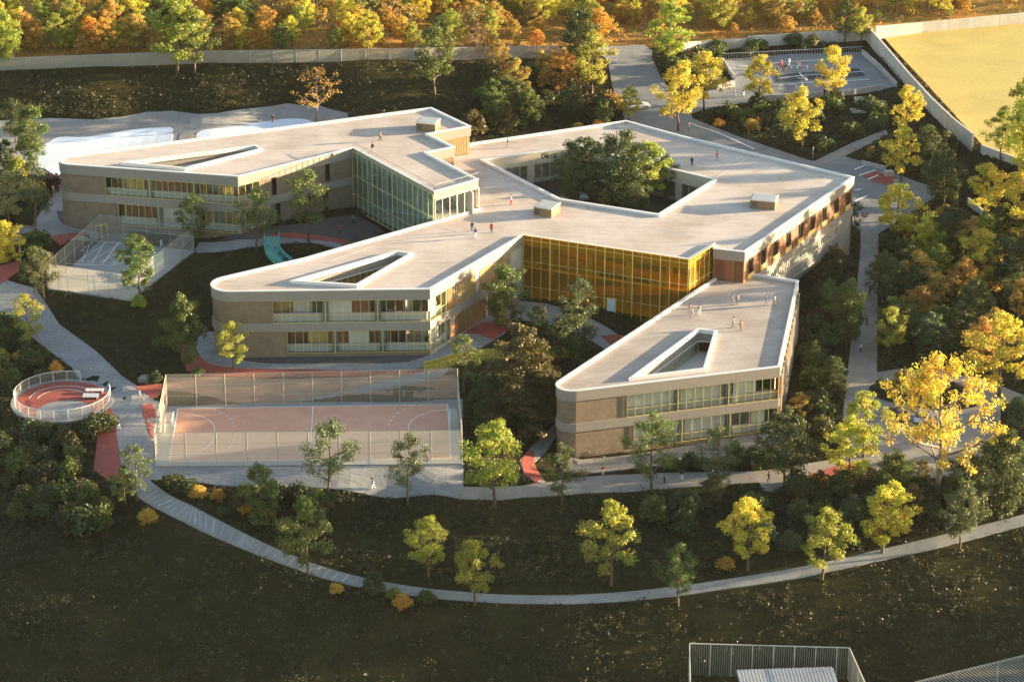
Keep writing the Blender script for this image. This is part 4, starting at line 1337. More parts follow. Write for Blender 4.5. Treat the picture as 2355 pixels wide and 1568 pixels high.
for g0, g1, ax in ((BLp, FLp, (BRp - BLp)), (BRp, FRp, (BLp - BRp))):
    m = (g0 + g1) / 2; ax = ax.normalized(); sd = (g1 - g0).normalized()
    for rr, dash in ((5.6, False), (8.4, True)):
        prev = None
        for k in range(41):
            an = -math.pi / 2 + math.pi * k / 40
            off = (1.4 if an > 0 else -1.4)
            p = m + ax * (rr * math.cos(an)) + sd * (rr * math.sin(an) + off)
            if abs((p - m).dot(sd)) > (g1 - g0).length / 2: prev = None; continue
            if prev is not None and not (dash and k % 2): lseg(prev, p, .1)
            prev = p
tag(lb.build('court_lines', M['line']), 'white lines of the handball court', None, None, 'structure')
cage('court_cage', 'tall pale net cage round the orange handball court', [tuple(p) for p in cc], cz, 5.0, ['net_front', 'net_soft', 'net', 'net'], 4.3, 'cream', [.998, .66, .33])

def goal(label, m, ax, sd, mat='white'):
    t = thing('handball_goal', label, 'goal', (m.x, m.y, cz + .02), 'goals of the handball court')
    mb = MB()
    for s in (-1.6, 1.6):
        p = m + sd * s; mb.box((p.x, p.y, cz + 1.15), (.14, .14, 2.3), math.atan2(ax.y, ax.x))
    mb.box((m.x, m.y, cz + 2.25), (.14, 3.34, .14), math.atan2(ax.y, ax.x)); mb.build('frame', M['white'], t)
    mb = MB()
    b = m - ax * 1.1
    for s in (-1.6, 1.6):
        p, r = m + sd * s, b + sd * s
        mb.tube([(p.x, p.y, cz + 2.3), (r.x, r.y, cz + 2.2), (r.x, r.y, cz + .05)], .05, 4)
    mb.build('stay', M['steel'], t)
    mb = MB()
    A, B, Cc, D = m + sd * 1.6, m - sd * 1.6, b - sd * 1.6, b + sd * 1.6
    def f(p, q, z0, z1, p2=None, q2=None):
        L = (q - p).length; mb.face([(p.x, p.y, z0), (q.x, q.y, z0), (q.x, q.y, z1), (p.x, p.y, z1)], [(0, 0), (L, 0), (L, 2), (0, 2)])
    f(D, Cc, cz + .05, cz + 2.2); f(A, D, cz + .05, cz + 2.25); f(Cc, B, cz + .05, cz + 2.25)
    mb.face([(A.x, A.y, cz + 2.3), (B.x, B.y, cz + 2.3), (Cc.x, Cc.y, cz + 2.2), (D.x, D.y, cz + 2.2)], [(0, 0), (3.2, 0), (3.2, 1.1), (0, 1.1)])
    mb.build('goal_net', M['net_front'], t)
m = (BLp + FLp) / 2 + (FLp - BLp) * .05; ax = (BRp - BLp).normalized(); sd = (FLp - BLp).normalized()
goal('white goal at the west end of the orange court', m - ax * .1, ax, sd)
m = (BRp + FRp) / 2 + (FRp - BRp) * .05
goal('white goal at the east end of the orange court', m + ax * .1, -ax, sd)

kz = CAGE_Z + .15
kc = [at(x, y, kz).to_2d() for x, y in [(110,663),(300,690),(446,577),(233,549)]]
slab('cage_floor', ccw([tuple(p) for p in kc]), kz, M['courtedge'], 'pale paved floor of the small west ball cage', 1.0)
mb = MB()
g = [at(x, y, kz).to_2d() for x, y in [(146,606),(256,611),(300,600),(352,567),(218,554)]]
for a, b in zip(g, g[1:] + g[:1]):
    c = (a + b) / 2; d = b - a; mb.box((c.x, c.y, kz + .012), (d.length, .1, .012), math.atan2(d.y, d.x))
g0, g1, h0, h1 = g[4], g[3], g[0], g[1]
for i in range(1, 9):
    a, b = g0.lerp(g1, i / 9), h0.lerp(h1, i / 9); b = a.lerp(b, .9)
    c = (a + b) / 2; d = b - a; mb.box((c.x, c.y, kz + .013), (d.length, .09 if i != 5 else .14, .012), math.atan2(d.y, d.x) + (.35 if i % 2 else 0))
tag(mb.build('cage_lines', M['line']), 'white lines painted inside the small west ball cage', None, None, 'structure')
cage('ball_cage', 'small pale net cage beside the west wing', [tuple(p) for p in kc], kz, 4.0, ['net_front', 'net_soft', 'net_soft', 'net_soft'], 3.6, 'steel', [.998, .55])
c = at(222, 556, kz)
t = thing('goal_frame', 'slim yellow goal frame in the small west cage', 'goal', (c.x, c.y, kz))
mb = MB()
for k in (0, 1, 2): mb.tube([(c.x + k * .8, c.y + k * .5, kz), (c.x + k * .8, c.y + k * .5, kz + 2.6)], .05, 5)
mb.tube([(c.x, c.y, kz + 2.6), (c.x + 1.6, c.y + 1.0, kz + 2.6)], .05, 5); mb.build('frame', M['yellow'], t)

# ------------------------------------------------------------------ round running track
tc_ = _rc; tr = 6.7; tzv = PAD_ROUND
disc = [(tc_.x + (tr + .5) * math.cos(k * math.pi / 24), tc_.y + (tr + .5) * math.sin(k * math.pi / 24)) for k in range(48)]
slab('round_court', disc, tzv, M['conc'], 'round pale concrete court with red track', 1.4)
mb = MB(); mb.prism([(tc_.x + 6.4 * math.cos(k * math.pi / 24), tc_.y + 6.4 * math.sin(k * math.pi / 24)) for k in range(48)], tzv - .1, tzv + .012)
tag(mb.build('round_track', M['redpave']), 'red curved track on the round court', None, None, 'structure')
gp = []
for k in range(48):
    v = Vector((.8 + 3.9 * math.cos(k * math.pi / 24), -4.0 + 3.9 * math.sin(k * math.pi / 24)))
    if v.length > 6.2: v = v.normalized() * 6.2
    gp.append((tc_.x + v.x, tc_.y + v.y))
mb = MB(); mb.prism(gp, tzv - .1, tzv + .024)
tag(mb.build('track_centre', M['conc']), 'pale grey oval at the front of the red round court', None, None, 'structure')
mb = MB()
for r in (3.6, 4.8):
    for k in range(40):
        a0, a1 = math.pi * (.04 + .92 * k / 40), math.pi * (.04 + .92 * (k + 1) / 40)
        p, q = Vector((tc_.x + r * math.cos(a0), tc_.y + r * math.sin(a0))), Vector((tc_.x + r * math.cos(a1), tc_.y + r * math.sin(a1)))
        c = (p + q) / 2; d = q - p; mb.box((c.x, c.y, tzv + .03), (d.length, .08, .01), math.atan2(d.y, d.x))
tag(mb.build('track_lines', M['line']), 'white lane lines on the red round track', None, None, 'structure')
t = thing('round_fence', 'curved pale mesh fence with an opening round the red track', 'fence', (tc_.x, tc_.y, tzv))
for (k0, k1, hh) in ((-.98 * math.pi, .10 * math.pi, 1.5), (.42 * math.pi, 1.02 * math.pi, 1.5)):
    n_ = int((k1 - k0) * 7)
    mb, rb_ = MB(), MB()
    for i in range(n_):
        a0, a1 = k0 + (k1 - k0) * i / n_, k0 + (k1 - k0) * (i + 1) / n_
        p, q = Vector((tc_.x + tr * math.cos(a0), tc_.y + tr * math.sin(a0))), Vector((tc_.x + tr * math.cos(a1), tc_.y + tr * math.sin(a1)))
        panel_net(mb, p, q, tzv + .05, tzv + hh)
        rb_.tube([(p.x, p.y, tzv + hh), (q.x, q.y, tzv + hh)], .05, 4)
        if i % 2 == 0:
            pb = MB(); pb.tube([(p.x, p.y, tzv - .2), (p.x, p.y, tzv + hh)], .05, 5); pb.build('post', M['white'], t)
    mb.build('net', M['net_soft'], t); rb_.build('rail', M['white'], t)
for lab, X, Y, s in (('white slatted bench on the red round track, farther of the two', 218, 902, (2.6, .9)), ('white slatted bench on the red round track, nearer of the two', 209, 915, (2.2, 1.3))):
    c = at(X, Y, tzv); t = thing('bench', lab, 'bench', (c.x, c.y, tzv), 'white benches on the round track')
    mb = MB()
    for k in range(4): mb.box((c.x, c.y - s[1] / 2 + s[1] * (k + .5) / 4, tzv + .42), (s[0], s[1] / 4 - .04, .07), -.2 * 0)
    mb.build('seat', M['white'], t)
    for sx in (-.4, .4):
        mb = MB(); mb.box((c.x + sx * s[0], c.y, tzv + .2), (.1, s[1] * .8, .38), 0); mb.build('leg', M['steel'], t)

# ------------------------------------------------------------------ slide
sa, sb = at(628, 549, 4.9), at(668, 622, 0)
sb = on(672, 612); sa = on(627, 550)
t = thing('slide', 'turquoise curved slide running down the dark bank', 'slide', (sa.x, sa.y, sa.z))
sl_pts = spline([(627,551),(624,566),(627,583),(640,600),(662,616)], 4)
path = []
n_ = len(sl_pts) - 1
for k, (X, Y) in enumerate(sl_pts):
    p = on(X, Y); path.append(Vector((p.x, p.y, p.z + .55 - .25 * k / n_)))
mb, sdL = MB(), [MB(), MB()]
W = 1.15
L_, R_ = [], []
for i, p in enumerate(path):
    d = (path[min(i + 1, n_)] - path[max(i - 1, 0)]); n = Vector((-d.y, d.x, 0)).normalized()
    L_.append(p + n * W); R_.append(p - n * W)
up = Vector((0, 0, 1))
for i in range(n_):
    mb.face([R_[i], R_[i + 1], L_[i + 1], L_[i]]); mb.face([L_[i] - up * .25, L_[i + 1] - up * .25, R_[i + 1] - up * .25, R_[i] - up * .25])
    for s, E in enumerate((L_, R_)):
        a, b = E[i], E[i + 1]
        hi = .95
        o = (path[i] - a).normalized() * .1
        sdL[s].face([a - up * .3, b - up * .3, b + up * hi, a + up * hi]); sdL[s].face([a + o - up * .3, a + o + up * hi, b + o + up * hi, b + o - up * .3])
        sdL[s].face([a + up * hi, b + up * hi, b + o + up * hi, a + o + up * hi])
mb.build('chute', M['teal'], t, smooth=True)
for b_ in sdL: b_.build('side', M['teal'], t)

# ------------------------------------------------------------------ fences and walls of the boundary
def fence_run(name, label, base, h, mat, post_mat, gap, th=.04, cat='fence', cap=True, solid=False, group=None):
    pts = [Vector(p) for p in base]
    t = thing(name, label, cat, pts[0], group)
    for a, b in zip(pts, pts[1:]):
        L = (b.xy - a.xy).length; k = max(1, round(L / gap))
        pm = MB(); rm = MB()
        for i in range(k):
            p, q = a.lerp(b, i / k), a.lerp(b, (i + 1) / k)
            if solid:
                n = Vector(((q - p).y, -(q - p).x)).normalized()
                A, B, Cc, D = p.xy + n * th / 2, q.xy + n * th / 2, q.xy - n * th / 2, p.xy - n * th / 2
                g = (q.xy - p.xy).normalized() * .03
                A += g; D += g; B -= g; Cc -= g
                for (u, v, zu, zv) in ((A, B, p, q), (Cc, D, q, p), (B, Cc, q, q), (D, A, p, p)):
                    pm.face([(u.x, u.y, zu.z - .8), (v.x, v.y, zv.z - .8), (v.x, v.y, zv.z + h), (u.x, u.y, zu.z + h)], [(0, 0), (1, 0), (1, 1), (0, 1)])
                pm.face([(A.x, A.y, p.z + h), (B.x, B.y, q.z + h), (Cc.x, Cc.y, q.z + h), (D.x, D.y, p.z + h)])
            else:
                pm.face([(p.x, p.y, p.z - .1), (q.x, q.y, q.z - .1), (q.x, q.y, q.z + h), (p.x, p.y, p.z + h)], [(L * i / k, 0), (L * (i + 1) / k, 0), (L * (i + 1) / k, h), (L * i / k, h)])
                rm.tube([(p.x, p.y, p.z + h), (q.x, q.y, q.z + h)], .05, 4)
                pb = MB(); pb.tube([(p.x, p.y, p.z - .5), (p.x, p.y, p.z + h + .05)], .06, 5); pb.build('post', M[post_mat], t)
        pm.build('wall_panel' if solid else 'screen', M[mat], t)
        if rm.v: rm.build('rail', M[post_mat], t)
    return t
fence_run('screen_fence', 'long grey beige screen fence along the top of the north bank', [on(x, y) for x, y in [(-60,166),(0,163),(120,158),(250,153),(472,145),(785,142),(952,139),(1120,136),(1292,132)]], 2.2, 'screen', 'steel', 4.2)
# white gate and stub walls by the entrance road
fence_run('boundary_wall', 'low pale concrete wall with capping beside the entrance road', [on(x, y) for x, y in [(1570,117),(1650,112),(1718,108)]], 1.6, 'concrete2', 'steel', 6, .5, 'wall', solid=True)
fence_run('boundary_wall', 'long pale concrete wall behind the upper playground', [on(x, y) for x, y in [(1718,109),(1800,103.5),(1900,97),(1992,92)]], 2.1, 'concrete2', 'steel', 6, .35, 'wall', solid=True)
fence_run('boundary_wall', 'pale concrete wall along the far edge of the yellow field', [on(x, y) for x, y in [(2012,87),(2120,77),(2240,66),(2355,55),(2480,44)]], 2.2, 'concrete2', 'steel', 6, .35, 'wall', solid=True)
fence_run('boundary_wall', 'tall sunlit concrete wall along the near side of the yellow field', [on(x, y) for x, y in [(1994,93),(2040,146),(2090,205),(2140,260),(2190,308),(2236,345)]], 2.9, 'concrete2', 'steel', 4.2, .35, 'wall', solid=True)
fence_run('boundary_wall', 'low pale wall closing the yellow field near the tall trees', [on(x, y) for x, y in [(2256,348),(2355,385),(2450,420)]], 1.2, 'concrete2', 'steel', 6, .3, 'wall', solid=True)
# kerb walls of the upper playground
fence_run('playground_wall', 'low concrete wall along the west edge of the upper playground', [on(x, y) for x, y in [(1663,145),(1678,172),(1690,186)]], 1.0, 'concrete', 'steel', 5, .3, 'wall', solid=True)
fence_run('playground_wall', 'low concrete wall along the east edge of the upper playground', [on(x, y) for x, y in [(1982,126),(2020,158),(2062,202)]], 1.0, 'concrete', 'steel', 5, .3, 'wall', solid=True)
fence_run('playground_wall', 'low concrete wall along the front edge of the upper playground', [on(x, y) for x, y in [(1750,232),(1860,226),(1960,218),(2030,207)]], 1.0, 'concrete', 'steel', 5, .3, 'wall', solid=True)
fence_run('playground_wall', 'short concrete wall left of the upper playground by the tan steps', [on(x, y) for x, y in [(1648,208),(1690,200)]], 1.2, 'concrete', 'steel', 5, .3, 'wall', solid=True)
fence_run('planter_wall', 'short concrete planter wall beside the red parking bay', [on(x, y) for x, y in [(1980,379),(2010,386),(2037,393)]], .8, 'concrete', 'steel', 5, .35, 'wall', solid=True)
fence_run('retaining_wall', 'pale concrete wall winding through the eastern trees', [on(x, y) for x, y in [(2225,470),(2250,490),(2285,520),(2330,560)]], 1.2, 'concrete2', 'steel', 5, .35, 'wall', solid=True)
# railing at the back of the upper playground
pts = [on(x, y) for x, y in [(1663,139),(1770,133.5),(1880,128),(1982,122.5)]]
t = thing('railing', 'grey upright bar railing behind the upper playground', 'railing', pts[0])
pm, rm = MB(), MB()
for a, b in zip(pts, pts[1:]):
    k = int((b - a).length / .5)
    for i in range(k):
        p = a.lerp(b, i / k); pm.box((p.x, p.y, p.z + .6), (.07, .07, 1.3), 0)
    rm.tube([a + up * 1.25, b + up * 1.25], .06, 4); rm.tube([a + up * .15, b + up * .15], .05, 4)
pm.build('bar', M['steel'], t); rm.build('rail', M['steel'], t)
# concrete blocks in the planted bed
for X, Y, s, lab in ((2010, 250, (3.4, 1.6, 1.2), 'squared concrete planter box at the east end of the planted bed'), (1975, 238, (1.6, 1.4, 1.0), 'small concrete block behind the planter box'), (1975, 258, (3.0, 1.2, .5), 'flat concrete block in front of the planter box'), (1630, 176, (4.2, 2.6, .9), 'low concrete plinth beside the upper playground')):
    c = on(X, Y)
    t = thing('concrete_planter', lab, 'planter', c)
    mb = MB(); o_ = ccw([(c.x - s[0] / 2, c.y - s[1] / 2), (c.x + s[0] / 2, c.y - s[1] / 2), (c.x + s[0] / 2, c.y + s[1] / 2), (c.x - s[0] / 2, c.y + s[1] / 2)])
    mb.ring(o_, 0, .2, c.z - .5, c.z + s[2]); mb.build('rim', M['concrete2'], t)
    mb = MB(); mb.prism(offset(o_, .19), c.z - .4, c.z + s[2] - .12); mb.build('filling', M['stone'], t)
# mustard ramp walls in the pine garden
rp_pts = [(975,858),(1010,850),(1050,838),(1100,830),(1160,826),(1220,824),(1290,822),(1345,828)]
for off_, lab in ((0, 'mustard yellow ramp wall curving past the big pine, front face'), (1, 'mustard yellow ramp wall curving past the big pine, back face')):
    w = [on(x, y - 9 * off_) for x, y in spline(rp_pts, 3)]
    fence_run('ramp_wall', lab, w, 1.05 if not off_ else 1.15, 'mustard', 'steel', 30, .16, 'wall', solid=True)
# stone by the court, planter bowl, lamp posts, bollard, roof frames
def rock(X, Y, s, lab):
    c = on(X, Y); bm = bmesh.new(); bmesh.ops.create_icosphere(bm, subdivisions=3, radius=1)
    r = random.Random(int(X))
    for v in bm.verts:
        k = 1 + .22 * math.sin(v.co.x * 3 + X) * math.cos(v.co.y * 4 + Y) + r.uniform(-.04, .04)
        v.co = Vector((v.co.x * s * k, v.co.y * s * .7 * k, v.co.z * s * .55 * k))
    me = bpy.data.meshes.new('boulder'); bm.to_mesh(me); bm.free(); me.materials.append(M['stone'])
    o = bpy.data.objects.new('boulder', me); o.location = (c.x, c.y, c.z + s * .25); COL.objects.link(o); tag(o, lab, 'boulder')
rock(336, 876, 1.2, 'grey boulder beside the red paving behind the court'); rock(68, 812, .8, 'pale grey boulder under the tree left of the long path')
c = on(55, 548); t = thing('planter_bowl', 'round terracotta planter bowl among yellow bushes', 'planter', c)
mb = MB()
prof = [(.5, 0), (1.25, .35), (1.7, 1.0), (1.75, 1.5)]
for (r0, z0), (r1, z1) in zip(prof, prof[1:]):
    for k in range(24):
        a0, a1 = 2 * math.pi * k / 24, 2 * math.pi * (k + 1) / 24
        mb.face([(c.x + r0 * math.cos(a0), c.y + r0 * math.sin(a0), c.z + z0), (c.x + r0 * math.cos(a1), c.y + r0 * math.sin(a1), c.z + z0), (c.x + r1 * math.cos(a1), c.y + r1 * math.sin(a1), c.z + z1), (c.x + r1 * math.cos(a0), c.y + r1 * math.sin(a0), c.z + z1)])
mb.build('bowl', M['terracotta'], t)
mb = MB(); mb.face([(c.x + 1.66 * math.cos(2 * math.pi * k / 24), c.y + 1.66 * math.sin(2 * math.pi * k / 24), c.z + 1.3) for k in range(24)]); mb.build('soil', M['stone'], t)
def lamp(X, Y, h, lab, arm=.7):
    c = on(X, Y); t = thing('lamp_post', lab, 'lamp post', c, 'lamp posts round the school')
    mb = MB(); mb.tube([c - up * .3, c + up * h], [.1, .06], 6); mb.build('pole', M['steel'], t)
    mb = MB(); mb.box((c.x - arm / 2, c.y, c.z + h + .03), (arm + .2, .3, .12), 0); mb.build('lamp_head', M['steel'], t)
lamp(1691, 222, 3.6, 'slim lamp post on the steps left of the upper playground'); lamp(2062, 462, 3.6, 'slim lamp post behind the yellow tree by the parking bays'); lamp(2028, 694, 4.0, 'slim pale lamp post beside the straight road')
lamp(1843, 222, 3.4, 'slim lamp post at the front edge of the upper playground'); lamp(48, 610, 4.2, 'lamp post with a pale head beside the red path on the west edge', 1.2)
c = on(1869, 364); t = thing('bollard', 'pale grey bollard at the tip of the planted bed', 'bollard', c)
mb = MB(); mb.tube([c - up * .2, c + up * 2.0], .12, 8); mb.build('post', M['steel'], t)
mb = MB(); mb.tube([c + up * 2.0, c + up * 2.12], [.15, .1], 8); mb.build('cap', M['dark'], t)
c = on(2044, 405); t = thing('concrete_cube', 'small grey cube seat on the red parking bay', 'seat', c)
mb = MB(); mb.box((c.x, c.y, c.z + .5), (1.5, 1.3, .8), .3); mb.build('seat', M['concrete'], t); mb = MB(); mb.box((c.x, c.y, c.z + .05), (1.2, 1.0, .2), .3); mb.build('foot', M['dark'], t)
# table sets / low bars on the upper playground
for X, Y, lab in ((1812, 207, 'low white training bar nearer the west wall of the upper playground'), (1780, 209, 'low white training bar at the front of the upper playground'), (1838, 163, 'white hurdle frame behind the black matting')):
    c = on(X, Y); t = thing('training_bar', lab, 'training bar', c, 'training bars on the upper playground')
    for s in (-1.5, 1.5):
        mb = MB(); mb.tube([(c.x + s, c.y, c.z), (c.x + s, c.y, c.z + 1)], .05, 5); mb.build('leg', M['white'], t)
    mb = MB(); mb.tube([(c.x - 1.5, c.y, c.z + 1), (c.x + 1.5, c.y, c.z + 1)], .05, 5); mb.build('bar', M['white'], t)

# ------------------------------------------------------------------ enclosure at the bottom edge
ez = -12.6
A, B = at(1584, 1551, ez), at(1950, 1561, ez)
dx = (B - A); eh = 4.4
front = [A + Vector((-1, -22, 0)), A, B, B + Vector((2.5, -22, 0))]
t = thing('slatted_enclosure', 'tall beige slatted fence enclosure at the foot of the dark slope', 'enclosure', A)
for a, b in zip(front, front[1:]):
    L = (b - a).length; k = int(L / .28); rz = math.atan2((b - a).y, (b - a).x)
    mb = MB()
    for i in range(k):
        p = a.lerp(b, (i + .5) / k); mb.box((p.x, p.y, ez + eh / 2), (.09, .06, eh), rz)
    mb.build('slats', M['grate'], t)
    for i in range(int(L / 2.6) + 1):
        p = a.lerp(b, i / (L / 2.6)); mb = MB(); mb.box((p.x, p.y, ez + eh / 2), (.12, .12, eh + .1), rz); mb.build('post', M['concrete2'], t)
    c = (a + b) / 2; mb = MB(); mb.box((c.x, c.y, ez + eh + .06), (L + .1, .12, .08), rz); mb.build('rail', M['concrete2'], t)
ec = (A + B) / 2
t = thing('shed', 'low shed with pale ribbed roof inside the slatted enclosure', 'shed', (ec.x, ec.y - 8, ez))
mb = MB(); mb.box((ec.x + 2, ec.y - 9, ez + 1.0), (11, 10, 3.6), .06); mb.build('wall', M['cream'], t)
mb = MB()
for k in range(28):
    x = ec.x - 3.7 + k * .42; mb.box((x, ec.y - 8.6 + (k - 14) * .42 * .06, ez + 2.98), (.34, 11, .16), .06)
mb.box((ec.x + 2, ec.y - 8.6, ez + 2.86), (12, 11, .1), .06)
mb.build('roof', M['steel'], t)
P0, P1 = at(2105, 1567, -10.5), at(2390, 1497, -10.5)
t = thing('slatted_canopy', 'dull beige slatted canopy at the bottom right of the slope', 'canopy', (P0.x, P0.y, -13))
d = (P1 - P0); L = d.length; d.normalize(); n = Vector((d.y, -d.x, 0))
mb = MB()
for k in range(int(L / .45)):
    p = P0 + d * (k * .45) + n * 6; mb.box((p.x, p.y, -10.5), (.14, 12, .12), math.atan2(d.y, d.x) + .12)
mb.build('slats', M['grate'], t)
mb = MB()
c = P0.lerp(P1, .5); mb.box((c.x, c.y, -10.62), (L, .2, .22), math.atan2(d.y, d.x)); c = c + n * 10; mb.box((c.x, c.y, -10.62), (L, .2, .22), math.atan2(d.y, d.x)); mb.build('beam', M['cream'], t)
for k in range(4):
    p = P0.lerp(P1, k / 3.0); mb = MB(); mb.box((p.x, p.y, -12.6), (.2, .2, 3.8), 0); mb.build('post', M['cream'], t)

# ------------------------------------------------------------------ cars
def car(X, Y, rz, col, lab, z=None):
    c = on(X, Y) if z is None else at(X, Y, z)
    c = Vector((c.x, c.y, c.z + .12))
    t = thing('parked_car', lab, 'car', c, 'cars round the school')
    paint = surf('car paint ' + lab[:12], col, rough=.25, var=.02, spec=.6)
    co, si = math.cos(rz), math.sin(rz)
    def T(x, y, z): return (c.x + x * co - y * si, c.y + x * si + y * co, c.z + z)
    secs = [(-2.2, .55, .72, .45), (-2.05, .95, .82, .35), (-1.2, 1.0, .86, .3), (-.2, 1.02, .86, .3), (.9, .98, .86, .3), (1.9, .82, .82, .32), (2.2, .62, .7, .42)]
    mb = MB()
    def secring(x, zt, w, zb): return [T(x, -w, zb), T(x, -w, zt - .12), T(x, -w * .9, zt), T(x, w * .9, zt), T(x, w, zt - .12), T(x, w, zb)]
    rings = [secring(*s) for s in secs]
    for a, b in zip(rings, rings[1:]):
        for k in range(6): mb.face([a[k], a[(k + 1) % 6], b[(k + 1) % 6], b[k]])
    mb.face(list(reversed(rings[0]))); mb.face(rings[-1])
    mb.build('body', paint, t)
    cb = [(-1.75, 1.0, .78), (-1.2, 1.45, .66), (.1, 1.48, .66), (.95, .98, .76)]
    mb = MB()
    for (x0, z0, w0), (x1, z1, w1) in zip(cb, cb[1:]):
        mb.face([T(x0, -w0, z0), T(x1, -w1, z1), T(x1, w1, z1), T(x0, w0, z0)])
    for s in (-1, 1):
        mb.face([T(-1.75, s * .78, .98), T(-1.2, s * .66, 1.44), T(.1, s * .66, 1.47), T(.95, s * .76, .97)])
    mb.build('windscreen', M['dark'], t)
    mb = MB(); mb.box(T(-.55, 0, 1.49), (1.3, 1.26, .06), rz); mb.build('roof', paint, t)
    for x in (-1.35, 1.35):
        for s in (-.78, .78):
            mb = MB(); p, q = T(x, s - .1, .32), T(x, s + .1, .32); mb.tube([p, q], .32, 12); w = mb.build('wheel', M['dark'], t)
            mb = MB(); s2 = s + (.11 if s > 0 else -.11); mb.tube([T(x, s2 - .01, .32), T(x, s2 + .01, .32)], .18, 8); mb.build('rim', M['steel'], w)
    for s in (-.55, .55):
        mb = MB(); mb.box(T(2.16, s, .62), (.1, .3, .12), rz); mb.build('headlight', M['white'], t)
car(2067, 962, 1.9, (.03, .03, .035), 'black car on the turning loop behind the large yellow tree')
car(2122, 966, 1.2, (.6, .6, .62), 'white car on the turning loop behind the large yellow tree')
car(1320, 462, .2, (.45, .52, .58), 'pale blue car in the leafy courtyard', 5.0)
car(1466, 252, .3, (.5, .5, .5), 'silver car on the entrance road by the small yellow tree')
car(948, 134, .1, (.25, .27, .28), 'grey car behind the screen fence on the north bank')
# ------------------------------------------------------------------ plants
def leaf_mesh(name, C, rs, n_per, size, seed, flat=.8, up_bias=.5, cols=None):
    """many small leaf faces scattered in clumps; C: clump centres, rs: clump radii"""
    g = np.random.default_rng(seed)
    C = np.asarray(C, float); rs = np.asarray(rs, float)
    k = len(C)
    idx = np.repeat(np.arange(k), n_per)
    n = len(idx)
    dirs = g.normal(size=(n, 3)); dirs /= np.linalg.norm(dirs, axis=1)[:, None]
    rad = g.random(n) ** .45
    P = C[idx] + dirs * (rs[idx] * rad)[:, None] * np.array([1, 1, flat])
    nr = g.normal(size=(n, 3)) * .8 + dirs * .7 + np.array([0, 0, up_bias])
    nr /= np.linalg.norm(nr, axis=1)[:, None]
    t = np.cross(nr, g.normal(size=(n, 3))); t /= np.maximum(np.linalg.norm(t, axis=1), 1e-6)[:, None]
    b = np.cross(nr, t)
    s = size * g.uniform(.65, 1.35, n)
    a_ = t * s[:, None]; b_ = b * (s * .58)[:, None]
    V = np.stack([P + a_, P + b_, P - a_, P - b_], 1).reshape(-1, 3)
    me = bpy.data.meshes.new(name)
    me.vertices.add(4 * n); me.vertices.foreach_set('co', V.ravel())
    me.loops.add(4 * n); me.loops.foreach_set('vertex_index', np.arange(4 * n, dtype=np.int32))
    me.polygons.add(n); me.polygons.foreach_set('loop_start', np.arange(0, 4 * n, 4, dtype=np.int32)); me.polygons.foreach_set('loop_total', np.full(n, 4, np.int32))
    me.update(calc_edges=True)
    a = me.attributes.new('tint', 'FLOAT', 'FACE'); a.data.foreach_set('value', g.random(n).astype(np.float32))
    cl = g.random(k)
    a = me.attributes.new('clump', 'FLOAT', 'FACE'); a.data.foreach_set('value', cl[idx].astype(np.float32))
    if cols is not None:
        cc_ = np.ones((n, 4), np.float32); cc_[:, :3] = np.asarray(cols)[idx]
        a = me.attributes.new('col', 'FLOAT_COLOR', 'FACE'); a.data.foreach_set('color', cc_.ravel())
    return me

